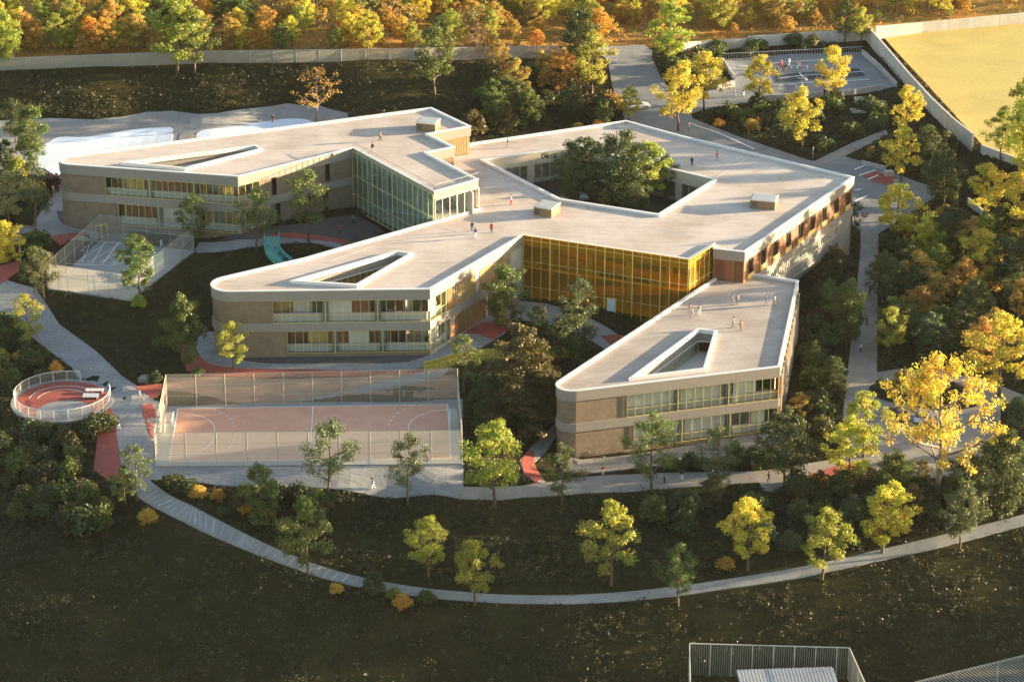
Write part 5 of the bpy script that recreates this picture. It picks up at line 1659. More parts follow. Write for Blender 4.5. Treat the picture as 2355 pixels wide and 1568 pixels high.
def grow(seed, R=2.9, cb=.28, nprim=13, nsec=4, n_per=34, leaf=.2, tip=.75, pine=False, rise=.55, trunk=.17, core=0, bark='bark', lean=.3, top=1.0):
    """a tree 10 m tall: (trunk mesh, crown mesh)"""
    r = random.Random(seed)
    mb = MB()
    Ht = 9.2 * top
    pts = [Vector((0, 0, -.6))]; x = y = 0.0
    for k in range(1, 9):
        x += r.uniform(-lean, lean) * .5; y += r.uniform(-lean, lean) * .5
        pts.append(Vector((x, y, Ht * k / 8)))
    rad = [trunk * 1.25] + [max(.025, trunk * (1 - .92 * k / 8)) for k in range(1, 9)]
    mb.tube(pts, rad, 7)
    def on_trunk(z):
        f = max(0, min(7.99, z / Ht * 8)); i = int(f); return pts[i].lerp(pts[i + 1], f - i)
    C, rs = [], []
    for i in range(nprim):
        u = (i + r.uniform(.1, .9)) / nprim
        hz = cb + (.97 - cb) * u
        if pine: env = R * (1.0 - .78 * u) * r.uniform(.65, 1.1)
        else: env = R * max(.22, math.sin(math.pi * (.20 + .74 * u))) ** .8 * r.uniform(.72, 1.12)
        az = i * 2.4 + r.uniform(-.5, .5)
        start = on_trunk(max(.1, hz * 10 * (.88 if not pine else .95) - env * (.28 if not pine else .0)))
        el = rise * (1.1 - .5 * u) if not pine else .12
        e = start + Vector((math.cos(az), math.sin(az), el + .25 * u * (not pine))) * env
        m = start.lerp(e, .5) + Vector((0, 0, (-.08 if not pine else -.1) * env)) + Vector((r.uniform(-.15, .15), r.uniform(-.15, .15), 0))
        rb0 = max(.03, trunk * (.52 - .3 * u))
        mb.tube([start, m, e], [rb0, rb0 * .6, .018], 5, cap=False)
        C.append(e); rs.append(tip * r.uniform(.8, 1.2))
        for j in range(nsec):
            f = .32 + .62 * (j + r.random()) / nsec
            b0 = start.lerp(m, f * 2) if f < .5 else m.lerp(e, f * 2 - 1)
            v = Vector((r.uniform(-1, 1), r.uniform(-1, 1), r.uniform(-.25, .9 if not pine else .3))).normalized()
            e2 = b0 + (v + Vector((math.cos(az), math.sin(az), 0)) * .5) * env * r.uniform(.22, .45)
            mb.tube([b0, b0.lerp(e2, .5) + Vector((0, 0, .05)), e2], [rb0 * .4, rb0 * .25, .012], 4, cap=False)
            C.append(e2); rs.append(tip * r.uniform(.65, 1.15))
    tp = pts[-1]
    for k in range(4):
        C.append(tp + Vector((r.uniform(-.6, .6) * (.4 if pine else 1), r.uniform(-.6, .6) * (.4 if pine else 1), r.uniform(-.5, .35)))); rs.append(tip * (.55 if pine else .8))
    for k in range(core):
        u = r.random(); an = r.uniform(0, 6.28); q = R * .55 * math.sqrt(r.random())
        z = 10 * (cb + (.9 - cb) * u); C.append(on_trunk(min(z, 9)) + Vector((q * math.cos(an), q * math.sin(an), 0))); rs.append(tip * 1.1)
    me = bpy.data.meshes.new('trunk')
    me.from_pydata(mb.v, [], mb.f); me.materials.append(M[bark]); me.polygons.foreach_set('use_smooth', [True] * len(me.polygons)); me.update()
    cr = leaf_mesh('crown', [tuple(c) for c in C], rs, n_per, leaf, seed, .8 if not pine else .6)
    cr.materials.append(M['leaf'])
    return me, cr

def shrub(seed, n=17, n_per=70, leaf=.085, h=1.1, spread=.62, rr=.42):
    r = random.Random(seed)
    C, rs = [], []
    for k in range(n):
        an = k * 2.4 + r.uniform(-.4, .4); q = spread * math.sqrt((k + .4) / n)
        C.append((q * math.cos(an), q * math.sin(an), max(.16, h * (1 - (q / (spread * 1.35)) ** 2) * r.uniform(.45, .85)))); rs.append(rr * r.uniform(.65, 1.1))
    me = leaf_mesh('shrub_leaves', C, rs, n_per, leaf, seed, .85); me.materials.append(M['leaf'])
    return me

KINDS = {
    'ash': [grow(s, R=2.8, cb=.26, nprim=15, nsec=4, n_per=84, leaf=.125, tip=.72) for s in (11, 12, 13, 14)],
    'loose': [grow(s, R=2.5, cb=.24, nprim=13, nsec=4, n_per=64, leaf=.115, tip=.76, rise=.75) for s in (21, 22, 23)],
    'dense': [grow(s, R=3.3, cb=.16, nprim=18, nsec=5, n_per=74, leaf=.14, tip=.80, core=14) for s in (31, 32, 33)],
    'oval': [grow(s, R=2.5, cb=.20, nprim=16, nsec=4, n_per=84, leaf=.13, tip=.68, core=6) for s in (41, 42)],
    'open': [grow(s, R=4.0, cb=.30, nprim=17, nsec=6, n_per=64, leaf=.10, tip=.60, trunk=.24, bark='bark_pale', rise=.5) for s in (51, 52)],
    'pine': [grow(s, R=3.6, cb=.10, nprim=30, nsec=5, n_per=84, leaf=.11, tip=.62, pine=True, trunk=.22) for s in (61, 62)],
    'sparse': [grow(s, R=3.6, cb=.34, nprim=12, nsec=6, n_per=9, leaf=.16, tip=.55, bark='bark_pale', rise=.6) for s in (71, 72)],
    'bare': [grow(s, R=3.0, cb=.2, nprim=14, nsec=7, n_per=2, leaf=.12, tip=.4, rise=.8) for s in (81,)],
}
SHRUBS = [shrub(s) for s in (91, 92, 93, 94)] + [shrub(s, n=20, h=1.7, spread=.6, rr=.4) for s in (95, 96)]
PAL = dict(
    y=(.57, .47, .05), yg=(.32, .33, .04), g=(.11, .14, .025), gg=(.12, .14, .05), dg=(.070, .090, .022), o=(.60, .33, .045), ol=(.46, .29, .055),
    br=(.14, .085, .03), pg=(.105, .085, .022), lt=(.42, .35, .14), pu=(.055, .010, .014), rd=(.34, .09, .03), bl=(.080, .110, .040))
COLN = dict(y='yellow', yg='yellow green', g='green', gg='grey green', dg='dark green', o='orange', ol='olive gold', br='brown', pg='brownish green', lt='pale cream', pu='dark purple', rd='red', bl='blue green')
prng = random.Random(99)

def vary(c, v=.14):
    k = prng.uniform(1 - v, 1 + v); h = prng.uniform(-.08, .08)
    return (c[0] * k * (1 + h), c[1] * k * (1 - h * .5), c[2] * k, 1)

def tree(p, h, kind, col, label, wide=1.0, group=None, var=None):
    ms = KINDS[kind]; tm, cm = ms[prng.randrange(len(ms))] if var is None else ms[var % len(ms)]
    low = label.startswith('low ') 
    t = thing('large_shrub' if low else {'pine': 'pine_tree', 'bare': 'bare_tree', 'sparse': 'sparse_tree'}.get(kind, 'tree'), label, 'shrub' if low else 'tree', p, group)
    s = h / 10.0
    t.scale = (s * wide, s * wide, s); t.rotation_euler = (0, 0, prng.uniform(0, 6.28))
    o = bpy.data.objects.new('trunk', tm); COL.objects.link(o); o.parent = t
    o = bpy.data.objects.new('crown', cm); COL.objects.link(o); o.parent = t
    o.color = vary(PAL[col])
    return t

def tree_at(X, Yb, Yt, kind, col, where, wide=1.0, z=None, var=None, group='single trees round the school'):
    p = on(X, Yb) if z is None else at(X, Yb, z)
    h = (Yb - Yt) / px_per_m(p) / .917
    adj = {'dense': 'dense ', 'pine': 'tall shaggy ', 'sparse': 'half bare ', 'bare': 'leafless twiggy ', 'open': 'spreading ', 'loose': 'feathery ', 'oval': 'upright ', 'ash': ''}[kind]
    return tree(p, h, kind, col, '%s%s tree %s' % (adj, COLN[col], where), wide, group, var)

TREES = [
 (315,1152,1012,'loose','gg','at the corner where the plaza meets the lower path'),(288,1163,1067,'ash','g','just below the corner of the plaza, lower of the pair'),
 (600,1196,1060,'ash','g','with a pale trunk below the court terrace, nearest the lower path start'),(708,1322,1135,'ash','g','standing on the lower path edge below the court'),
 (757,1150,955,'loose','gg','in front of the court net, left of the two'),(940,1157,990,'loose','gg','in front of the court net, right of the two'),
 (1137,1166,953,'ash','yg','on the grass right of the court cage'),(1292,1162,1014,'loose','g','on the road edge near the rounded brick corner'),
 (985,1325,1175,'ash','yg','small, on the slope above the middle of the lower path'),(1092,1391,1228,'ash','yg','with its trunk at the near edge of the lower path'),
 (1405,1346,1145,'ash','yg','tall, on the slope below the brick corner'),(1560,1392,1240,'loose','g','with a pale trunk on the lower path, right of centre'),
 (1720,1311,1133,'ash','y','on the slope below the gravel road'),(1890,1332,1155,'ash','yg','leaning over the lower path on the right'),
 (2028,1272,1097,'oval','y','just below the red paving of the gravel road',1.15),(2207,1262,1098,'ash','gg','above the right end of the lower path'),
 (2153,1152,800,'open','y','large, in front of the turning loop',.84),(2303,1192,990,'dense','dg','at the right edge below the turning loop'),
 (2195,1150,1047,'dense','dg','small, beside the trunk of the large spreading tree'),(1498,1132,940,'loose','g','before the lower windows of the south-east wing, left'),
 (1650,1132,970,'loose','gg','before the lower windows of the south-east wing, right'),(1806,1112,937,'dense','dg','at the right corner of the south-east wing',.95),
 (1949,1117,950,'oval','y','beside the curved red paving',1.1),(1986,1052,890,'ash','yg','between the gravel road and the turning loop'),
 (2055,1132,1030,'dense','g','low, between the red paving and the large spreading tree',1.15),(537,857,735,'loose','yg','in front of the rounded brick wing'),
 (425,842,675,'dense','g','on the dark bank left of the brick wing',.8),(66,802,672,'loose','yg','on the left of the long grey path'),
 (82,672,563,'ash','g','at the front left corner of the small cage, darker one'),(101,690,570,'loose','gg','at the front left corner of the small cage, paler one'),
 (322,694,535,'ash','g','at the front corner of the small cage'),(446,577,445,'loose','g','at the right corner of the small cage'),
 (590,577,430,'loose','g','in front of the corner of the west wing'),(710,557,385,'loose','g','in front of the narrow windows of the west wing'),
 (1068,902,762,'loose','g','at the end of the mustard ramp wall'),(1162,758,603,'dense','g','in the yard beside the brick screens',.85),
 (1330,770,635,'loose','bl','in front of the amber glass hall'),(1322,842,695,'dense','dg','dark, in the yard before the amber hall door',.95),
 (1242,790,700,'oval','dg','small, beside the amber glass hall'),(1200,990,736,'pine','pg','towering between the court and the south-east wing',1.12),
 (1120,980,850,'oval','dg','behind the large pine, on its left'),(1255,980,830,'dense','pg','crowded against the right side of the large pine'),
 (74,382,240,'dense','g','at the left end of the pale blue pool',.85),(35,330,225,'ash','dg','behind the left end of the concrete terrace'),
 (12,395,320,'dense','dg','low, at the left edge beside the terrace'),(80,522,365,'loose','gg','beside the purple bush at the west corner'),(22,510,395,'oval','lt','at the left edge above the terracotta bowl',1.3),
 (20,610,505,'dense','y','at the left edge below the terracotta bowl',.9),(727,282,155,'sparse','ol','at the right end of the concrete terrace',1.1),
 (408,172,-8,'ash','yg','very tall, before the screen fence on the bank',1.15),(448,168,20,'ash','g','beside the very tall tree on the bank'),(12,152,25,'dense','yg','at the far left before the screen fence',.8),
 (1000,217,60,'ash','g','before the screen fence, left of the bare trunk'),(1103,157,55,'sparse','br','thin, in front of the screen fence',.6),
 (1330,150,20,'dense','dg','at the end of the screen fence beside the entrance road',.9),(1362,215,75,'oval','yg','on the left of the entrance road',1.1),
 (1541,152,0,'oval','yg','tall, right of the entrance gate',1.05),(1559,302,140,'ash','y','between the entrance road and the planted bed'),
 (1618,257,118,'ash','y','left of the upper playground'),(1747,247,125,'ash','y','at the front left of the upper playground'),
 (1912,236,105,'ash','y','in front of the black matting of the upper playground'),(1845,346,200,'ash','y','in the middle of the planted bed'),
 (2082,312,195,'ash','y','beside the sunlit field wall, upper of two'),(2072,417,290,'ash','y','beside the parking bays, lower of two'),
 (1447,277,197,'oval','y','small, by the silver car on the entrance road'),(1943,97,0,'oval','g','at the boundary wall corner, left of two'),
 (1982,102,18,'ash','yg','at the boundary wall corner, right of two'),(2300,372,245,'ash','yg','at the corner of the yellow field'),
 (1190,235,135,'ash','ol','on the north bank behind the main roof',1.1),(1285,218,130,'oval','o','on the north bank by the entrance road'),
 (1130,262,180,'dense','g','on the north bank behind the high roof corner'),(1212,292,205,'dense','g','at the foot of the north bank behind the lattice wall'),
 (1165,312,240,'oval','pg','right behind the corner of the west wing lattice'),(1310,275,200,'dense','dg','beside the small orange tree on the bank'),(1390,285,222,'dense','pg','at the bend of the entrance road'),
 (2172,470,340,'dense','dg','behind the parking bays'),(2135,378,290,'dense','dg','beneath the sunlit field wall'),
 (2062,562,418,'ash','y','wide, between the parking bays and the straight road',1.15),(1965,545,462,'loose','dg','at the east corner of the main block',1.1),
 (2262,505,375,'ash','y','on the right, below the field wall',1.15),(2330,570,395,'ash','y','tall, near the right edge below the field'),
 (2122,605,500,'dense','y','beside the straight road among dark trees',.8),(2250,665,525,'ash','y','in the middle of the eastern trees',1.1),
 (2190,590,470,'dense','dg','behind the middle yellow trees of the wood'),(2030,690,580,'dense','g','on the right of the straight road, upper',.9),
 (2110,700,610,'dense','dg','in the wood right of the straight road',1.1),(2075,640,545,'dense','dg','at the top of the straight road'),(2230,760,640,'dense','dg','deep in the eastern wood'),
 (2320,660,590,'dense','g','at the right edge of the eastern wood'),(2340,740,640,'ash','ol','at the right edge, golden, above the lane'),
 (2297,912,720,'ash','y','beside the lane leaving the turning loop',1.25),(2200,800,690,'dense','dg','behind the large spreading tree'),
 (2132,820,715,'dense','bl','right of the straight road, lower',1.15),(2046,822,700,'ash','yg','on the grass right of the straight road'),
 (1945,800,640,'dense','g','tall, on the left of the straight road',.75),(1905,740,640,'loose','g','between the straight road and the south-east wing'),
 (1920,640,560,'dense','pg','under the louvred gallery of the main block'),(1865,860,805,'dense','g','small and round, beside the south-east wing'),
 (1880,690,590,'bare','br','beside the flat roof corner of the south-east wing',.9),(1800,655,600,'bare','br','low, below the louvred gallery',1.2),
 (2062,920,850,'ash','ol','small, on the island of the turning loop'),(1385,300,225,'oval','g','behind the courtyard roof by the road'),
]
for T_ in TREES:
    X, Yb, Yt, kind, col, where = T_[:6]
    tree_at(X, Yb, Yt, kind, col, where, T_[6] if len(T_) > 6 else 1.0)
for X, Yb, Yt, kind, col, where, w in [(1340,455,316,'dense','dg','at the left of the courtyard group',1.2),(1425,470,303,'dense','dg','tallest of the courtyard group',1.15),(1492,462,325,'ash','yg','sunlit on the right of the courtyard group',1.3),
      (1530,455,358,'dense','g','low at the right end of the courtyard group',.9),(1392,478,432,'oval','yg','small at the front of the courtyard group',1.1),(1310,470,385,'dense','g','low at the left end of the courtyard group',1.0),(1455,500,395,'dense','dg','in the front row of the courtyard group',1.0)]:
    tree_at(X, Yb, Yt, kind, col, where, w, z=CY, group='trees in the courtyard')

# ---- what plants must keep clear of
def clear_mask(x, y, pad=0.0):
    m = np.ones(len(x), bool)
    for pl in PAVED: m &= ~inside(pl if not pad else offset(pl, -pad), x, y)
    m |= inside(offset(island, .4), x, y)
    for pl in BUILT: m &= ~inside(pl, x, y)
    return m

# ---- more crowns that fill the eastern wood and the north bank
def fill_trees(n, poly, kinds, cols, hr, label, group, seed):
    r = random.Random(seed); xs = [p[0] for p in poly]; ys = [p[1] for p in poly]; k = 0; tries = 0
    while k < n and tries < 4000:
        tries += 1
        X, Y = r.uniform(min(xs), max(xs)), r.uniform(min(ys), max(ys))
        if not bool(inside(poly, np.array([X]), np.array([Y]))[0]): continue
        p = on(X, Y)
        if not clear_mask(np.array([p.x]), np.array([p.y]), 1.2)[0]: continue
        col = r.choice(cols)
        tree(p, r.uniform(*hr), r.choice(kinds), col, label % COLN[col], r.uniform(1.0, 1.25), group); k += 1
fill_trees(24, [(2025,500),(2150,455),(2360,560),(2360,880),(2210,850),(2030,845)], ['dense', 'ash', 'oval'], ['dg','g','ol','g','yg','dg'], (5.5, 8.5), 'rounded %s tree among the crowded trees of the eastern wood', 'crowded trees of the eastern wood', 3)
fill_trees(10, [(1060,300),(1150,160),(1390,150),(1425,265),(1240,305)], ['dense', 'oval'], ['dg','pg','g','ol'], (4.5, 7.5), 'rounded %s tree among the crowded trees of the north bank', 'crowded trees of the north bank', 4)
fill_trees(14, [(1560,1150),(1850,1110),(2000,1095),(2360,1120),(2360,1180),(2150,1225),(1880,1285),(1640,1300)], ['dense', 'dense'], ['dg','bl','pg','dg'], (3.2, 5.2), 'low rounded %s shrub on the slope below the gravel road', 'large shrubs of the slope below the road', 5)
fill_trees(10, [(1840,720),(1940,620),(1965,700),(1935,1000),(1830,1010)], ['dense', 'oval'], ['dg','pg','ol','dg'], (3.5, 6.0), 'low rounded %s shrub between the south-east wing and the straight road', 'large shrubs beside the south-east wing', 6)

# ---- the wood beyond the fence
frng = np.random.default_rng(5)
def wood(n, box, kinds, cols, hr, labels, group, edge=0, depth=34):
    k = 0; tries = 0; placed = []
    while k < n and tries < 30000:
        tries += 1
        X, Y = frng.uniform(box[0], box[1]), frng.uniform(box[2], box[3])
        p = on(X, Y)
        fy = np.interp(p.x, FENCE_X, FENCE_Y)
        if p.y < fy + 2.5 + edge or p.y > fy + depth: continue
        if bool(inside(offset(fieldp, -3), np.array([p.x]), np.array([p.y]))[0]): continue
        if 1380 < X < 1520 and Y > 60: continue
        if any((p.x - q.x) ** 2 + (p.y - q.y) ** 2 < d for q, d in placed): continue
        h = frng.uniform(*hr)
        placed.append((p, (h * .27) ** 2))
        kind = kinds[frng.integers(len(kinds))]; col = cols[frng.integers(len(cols))]
        tree(p, h, kind, col, labels % COLN[col], frng.uniform(.95, 1.3), group)
        k += 1
wood(128, (-60, 1420, -25, 128), ['ash', 'dense', 'dense', 'oval', 'sparse'], ['y', 'y', 'ol', 'yg', 'g', 'yg', 'ol', 'ol', 'y', 'o', 'yg', 'g'], (4.6, 7.8), '%s tree in the autumn wood beyond the screen fence', 'trees of the wood beyond the screen fence')
wood(105, (-60, 1450, -20, 150), ['dense', 'oval', 'dense'], ['y', 'o', 'ol', 'yg', 'o', 'y', 'ol', 'ol'], (2.8, 4.8), 'low %s shrub in the autumn wood beyond the screen fence', 'large shrubs of the wood beyond the screen fence')
wood(34, (1420, 2400, -14, 80), ['dense', 'ash', 'oval', 'sparse'], ['y', 'yg', 'ol', 'y'], (6.0, 9.0), '%s tree on the meadow beyond the concrete wall', 'trees on the meadow beyond the concrete wall', 3, 80)
wood(62, (1420, 2400, -10, 92), ['dense', 'oval'], ['o', 'ol', 'y', 'yg'], (2.6, 4.8), 'low %s shrub on the meadow beyond the concrete wall', 'large shrubs on the meadow', 0, 70)

# the wood farther off, beyond what one could count
def far_wood(n, seed):
    g = np.random.default_rng(seed); Vs, T1, T2, Cs = [], [], [], []
    src = [KINDS[k][i][1] for k, i in (('ash', 0), ('dense', 0), ('oval', 0), ('ash', 2))]
    cols = ['y', 'y', 'yg', 'g', 'ol', 'yg', 'o', 'ol']
    data = []
    for me in src:
        co = np.empty(len(me.vertices) * 3, np.float32); me.vertices.foreach_get('co', co)
        a = np.empty(len(me.polygons), np.float32); me.attributes['tint'].data.foreach_get('value', a)
        b = np.empty(len(me.polygons), np.float32); me.attributes['clump'].data.foreach_get('value', b)
        data.append((co.reshape(-1, 3), a, b))
    x = g.uniform(-125, 140, n); y = g.uniform(0, 120, n)
    for i in range(n):
        yy = np.interp(x[i], FENCE_X, FENCE_Y) + 30 + y[i]
        if x[i] > 60 and g.random() < .6: continue
        co, a, b = data[i % 4]; s = g.uniform(.42, .78); an = g.uniform(0, 6.28)
        R_ = np.array([[math.cos(an), -math.sin(an), 0], [math.sin(an), math.cos(an), 0], [0, 0, 1]])
        Vs.append((co @ R_.T) * [s * 1.15, s * 1.15, s] + [x[i], yy, tz(x[i], yy)]); T1.append(a); T2.append(b)
        Cs.append(np.repeat([vary(PAL[cols[g.integers(8)]])], len(a), 0))
    V = np.concatenate(Vs); nf = len(V) // 4
    me = bpy.data.meshes.new('far_wood')
    me.vertices.add(len(V)); me.vertices.foreach_set('co', V.ravel())
    me.loops.add(4 * nf); me.loops.foreach_set('vertex_index', np.arange(4 * nf, dtype=np.int32))
    me.polygons.add(nf); me.polygons.foreach_set('loop_start', np.arange(0, 4 * nf, 4, dtype=np.int32)); me.polygons.foreach_set('loop_total', np.full(nf, 4, np.int32))
    me.update(calc_edges=True)
    for nm, arr in (('tint', T1), ('clump', T2)):
        me.attributes.new(nm, 'FLOAT', 'FACE').data.foreach_set('value', np.concatenate(arr))
    me.attributes.new('col', 'FLOAT_COLOR', 'FACE').data.foreach_set('color', np.concatenate(Cs).astype(np.float32).ravel())
    me.materials.append(M['cover'])
    o = bpy.data.objects.new('far_wood', me); COL.objects.link(o)
    tag(o, 'dense autumn wood farther beyond the fence', None, None, 'stuff')
far_wood(420, 17)

# ---- shrubs
def bush(p, s, col, label, group, tall=1.0, v=None):
    o = bpy.data.objects.new('bush', SHRUBS[prng.randrange(len(SHRUBS))] if v is None else SHRUBS[v]); COL.objects.link(o)
    o.location = p; o.rotation_euler = (0, 0, prng.uniform(0, 6.28)); o.scale = (s, s, s * tall * prng.uniform(.85, 1.15)); o.color = vary(PAL[col], .25)
    tag(o, label, 'bush', group)
    return o

def bushes(n, poly, sz, cols, where, group, minx=1.3, avoid=True):
    n = int(n * .63)
    xs = [p[0] for p in poly]; ys = [p[1] for p in poly]
    k = 0; tries = 0; pl = []
    while k < n and tries < 9000:
        tries += 1
        X, Y = prng.uniform(min(xs), max(xs)), prng.uniform(min(ys), max(ys))
        if not bool(inside(poly, np.array([X]), np.array([Y]))[0]): continue
        p = on(X, Y)
        s = prng.uniform(*sz)
        if avoid and not clear_mask(np.array([p.x]), np.array([p.y]), s * .6)[0]: continue
        if any((p.x - q.x) ** 2 + (p.y - q.y) ** 2 < (minx * min(s, d) * .6) ** 2 for q, d in pl): continue
        pl.append((p, s)); col = prng.choice(cols)
        bush(p, s, col, '%s bush %s' % (COLN[col], where), group); k += 1
bushes(46, [(1595,262),(1740,245),(1850,238),(2030,245),(2035,295),(1955,325),(1872,366),(1703,313)], (1.3, 2.6), ['dg','dg','g','pg','dg','ol'], 'in the planted bed before the upper playground', 'bushes of the planted bed')
bushes(30, [(1510,165),(1660,110),(1985,98),(2040,160),(2075,215),(2060,200),(1985,118),(1665,135),(1600,190),(1545,205)], (1.5, 2.6), ['dg','dg','pg','g'], 'in the strip round the upper playground', 'bushes round the upper playground')
bushes(26, [(1955,350),(2045,320),(2090,300),(2200,330),(2150,425),(2060,395),(1990,375)], (1.4, 2.6), ['dg','g','pg','ol','dg'], 'between the sandy path and the field wall', 'bushes beside the field wall')
bushes(34, [(1050,300),(1150,150),(1400,150),(1430,270),(1240,310),(1090,325)], (1.6, 3.2), ['dg','pg','dg','g','ol'], 'on the north bank left of the entrance road', 'bushes of the north bank')
bushes(46, [(2010,480),(2150,450),(2350,560),(2360,850),(2200,850),(2030,840),(2025,560)], (1.8, 3.6), ['dg','g','ol','g','yg','ol'], 'under the trees of the eastern wood', 'bushes of the eastern wood')
bushes(30, [(1850,690),(1935,600),(1965,650),(1940,940),(1930,1045),(1820,1000),(1830,880)], (1.5, 2.9), ['dg','pg','g','pg','br'], 'between the south-east wing and the straight road', 'bushes beside the south-east wing')
bushes(16, [(1360,1075),(1600,1066),(1790,1058),(1800,1076),(1600,1086),(1370,1092)], (1.4, 2.2), ['dg','dg','bl','g'], 'in the row below the south-east wing windows', 'bushes in the row below the south-east wing', 1.0)
bushes(46, [(1700,1150),(1850,1105),(2000,1090),(2360,1120),(2360,1190),(2150,1235),(1900,1290),(1700,1320),(1500,1200),(1560,1140)], (1.5, 2.9), ['dg','dg','bl','pg','g','br'], 'on the slope below the gravel road', 'bushes of the slope below the road')
bushes(24, [(2000,893),(2044,880),(2170,884),(2245,930),(2100,930),(2020,915)], (1.0, 1.7), ['dg','g','dg'], 'on the island of the turning loop', 'bushes of the loop island', 1.0, False)
bushes(14, [(2290,930),(2355,950),(2360,1090),(2290,1080),(2270,1050),(2300,990)], (1.6, 2.8), ['g','dg','yg','g'], 'at the right edge beside the turning loop', 'bushes at the right of the turning loop')
bushes(34, [(0,740),(60,775),(150,840),(195,885),(130,870),(60,890),(0,905)], (1.3, 2.4), ['g','dg','dg','yg','g'], 'left of the long grey path', 'bushes left of the long path')
bushes(52, [(0,925),(60,955),(150,975),(220,990),(215,1080),(260,1120),(300,1190),(200,1230),(0,1200)], (1.6, 3.2), ['dg','g','g','dg','pg'], 'on the dark slope below the round court', 'bushes below the round court')
bushes(16, [(1110,900),(1200,860),(1290,880),(1280,960),(1190,1060),(1080,1080),(1075,960)], (1.5, 2.8), ['dg','pg','dg'], 'in the shaded garden round the large pine', 'bushes round the large pine')
bushes(14, [(0,380),(90,400),(70,500),(110,560),(60,610),(0,630)], (1.6, 3.0), ['y','yg','g','dg','ol'], 'at the left edge beside the west wing terrace', 'bushes at the west edge')
bushes(20, [(360,1112),(560,1130),(780,1142),(760,1180),(600,1220),(480,1180),(400,1140)], (1.2, 2.2), ['dg','g','dg','pg'], 'on the slope just below the court terrace', 'bushes below the court terrace')
for X, Y, s, col, where in [(117,437,2.9,'pu','beside the rounded west corner'),(457,1142,1.6,'o','left of the two below the court terrace'),(500,1150,1.4,'o','right of the two below the court terrace'),(563,1178,1.2,'o','beside the pale trunk below the court terrace'),
      (925,1396,1.6,'o','at the near edge of the lower path'),(775,1360,1.1,'o','small, below the lower path'),(340,1200,1.7,'o','tall, left of the lower path'),(1668,1308,1.6,'o','spiky, above the right of the lower path'),(1880,1118,2.0,'o','by the red paving of the gravel road'),
      (700,745,1.0,'g','at the near wall'),(1740,290,1.3,'rd','in the planted bed'),(1838,335,1.2,'o','at the front of the planted bed'),(1655,290,1.2,'o','at the left of the planted bed'),(130,860,1.3,'o','left of the long grey path, lower'),(45,830,1.4,'o','left of the long grey path, upper'),(8,875,1.2,'o','at the left edge of the picture'),
      (1375,305,1.6,'o','behind the far roof corner'),(1330,300,1.4,'o','at the foot of the north bank'),(455,866,1.3,'g','bright, behind the court net'),(357,880,1.5,'dg','beside the grey boulder'),(320,712,1.6,'yg','at the foot of the cage corner tree'),
      (860,1362,2.0,'dg','rounded, at the near edge of the lower path'),(905,1372,1.3,'yg','low, at the near edge of the lower path'),(980,1386,1.5,'g','low, beside the orange bush of the lower path'),(240,985,2.2,'dg','clipped, between the red paved strips'),(215,1000,2.2,'dg','at the edge of the red paved strip')]:
    bush(on(X, Y), s, col, '%s bush %s' % (COLN[col], where), 'single bushes')

# ---- turf and ground plants, nobody could count them
def layer(name, label, n, region, size, cols, n_per, leaf, seed, flat=1.0, upz=.5, pad=0.0, bias=None):
    g = np.random.default_rng(seed)
    x = g.uniform(region[0], region[1], n); y = g.uniform(region[2], region[3], n)
    m = clear_mask(x, y, pad)
    if bias is not None: m &= bias(x, y, g)
    x, y = x[m], y[m]; z = terrain(np.stack([x, y], 1))
    s = g.uniform(size[0], size[1], len(x))
    C = np.stack([x, y, z + s * .45], 1)
    ci = g.integers(len(cols), size=len(x)); cs = np.asarray(cols)[ci] * g.uniform(.6, 1.4, (len(x), 1))
    me = leaf_mesh(name, C, s, n_per, leaf, seed, flat, upz, cs)
    me.materials.append(M['cover'])
    o = bpy.data.objects.new(name, me); COL.objects.link(o)
    tag(o, label, None, None, 'stuff')
def inside_fence(x, y, g): return y < np.interp(x, FENCE_X, FENCE_Y) - .5
def beyond(x, y, g): return y > np.interp(x, FENCE_X, FENCE_Y) + 1
layer('grass', 'dark short grass and weeds on the slopes round the school', 30000, (-105, 105, 285, 520), (.18, .42), [(.036, .032, .014), (.032, .025, .014), (.044, .042, .017), (.034, .026, .015)], 9, .13, 3, .8, .2, .1, inside_fence)
layer('weeds', 'taller grey green weeds scattered over the dark slopes', 7500, (-105, 105, 285, 520), (.3, .8), [(.065, .075, .03), (.06, .08, .04), (.085, .085, .04), (.06, .05, .022), (.09, .07, .022), (.05, .06, .025)], 13, .13, 4, 1.1, .1, .4, inside_fence)
def beds(x, y, g):
    r = np.zeros(len(x), bool)
    for pl in BEDS: r |= inside(pl, x, y)
    return r
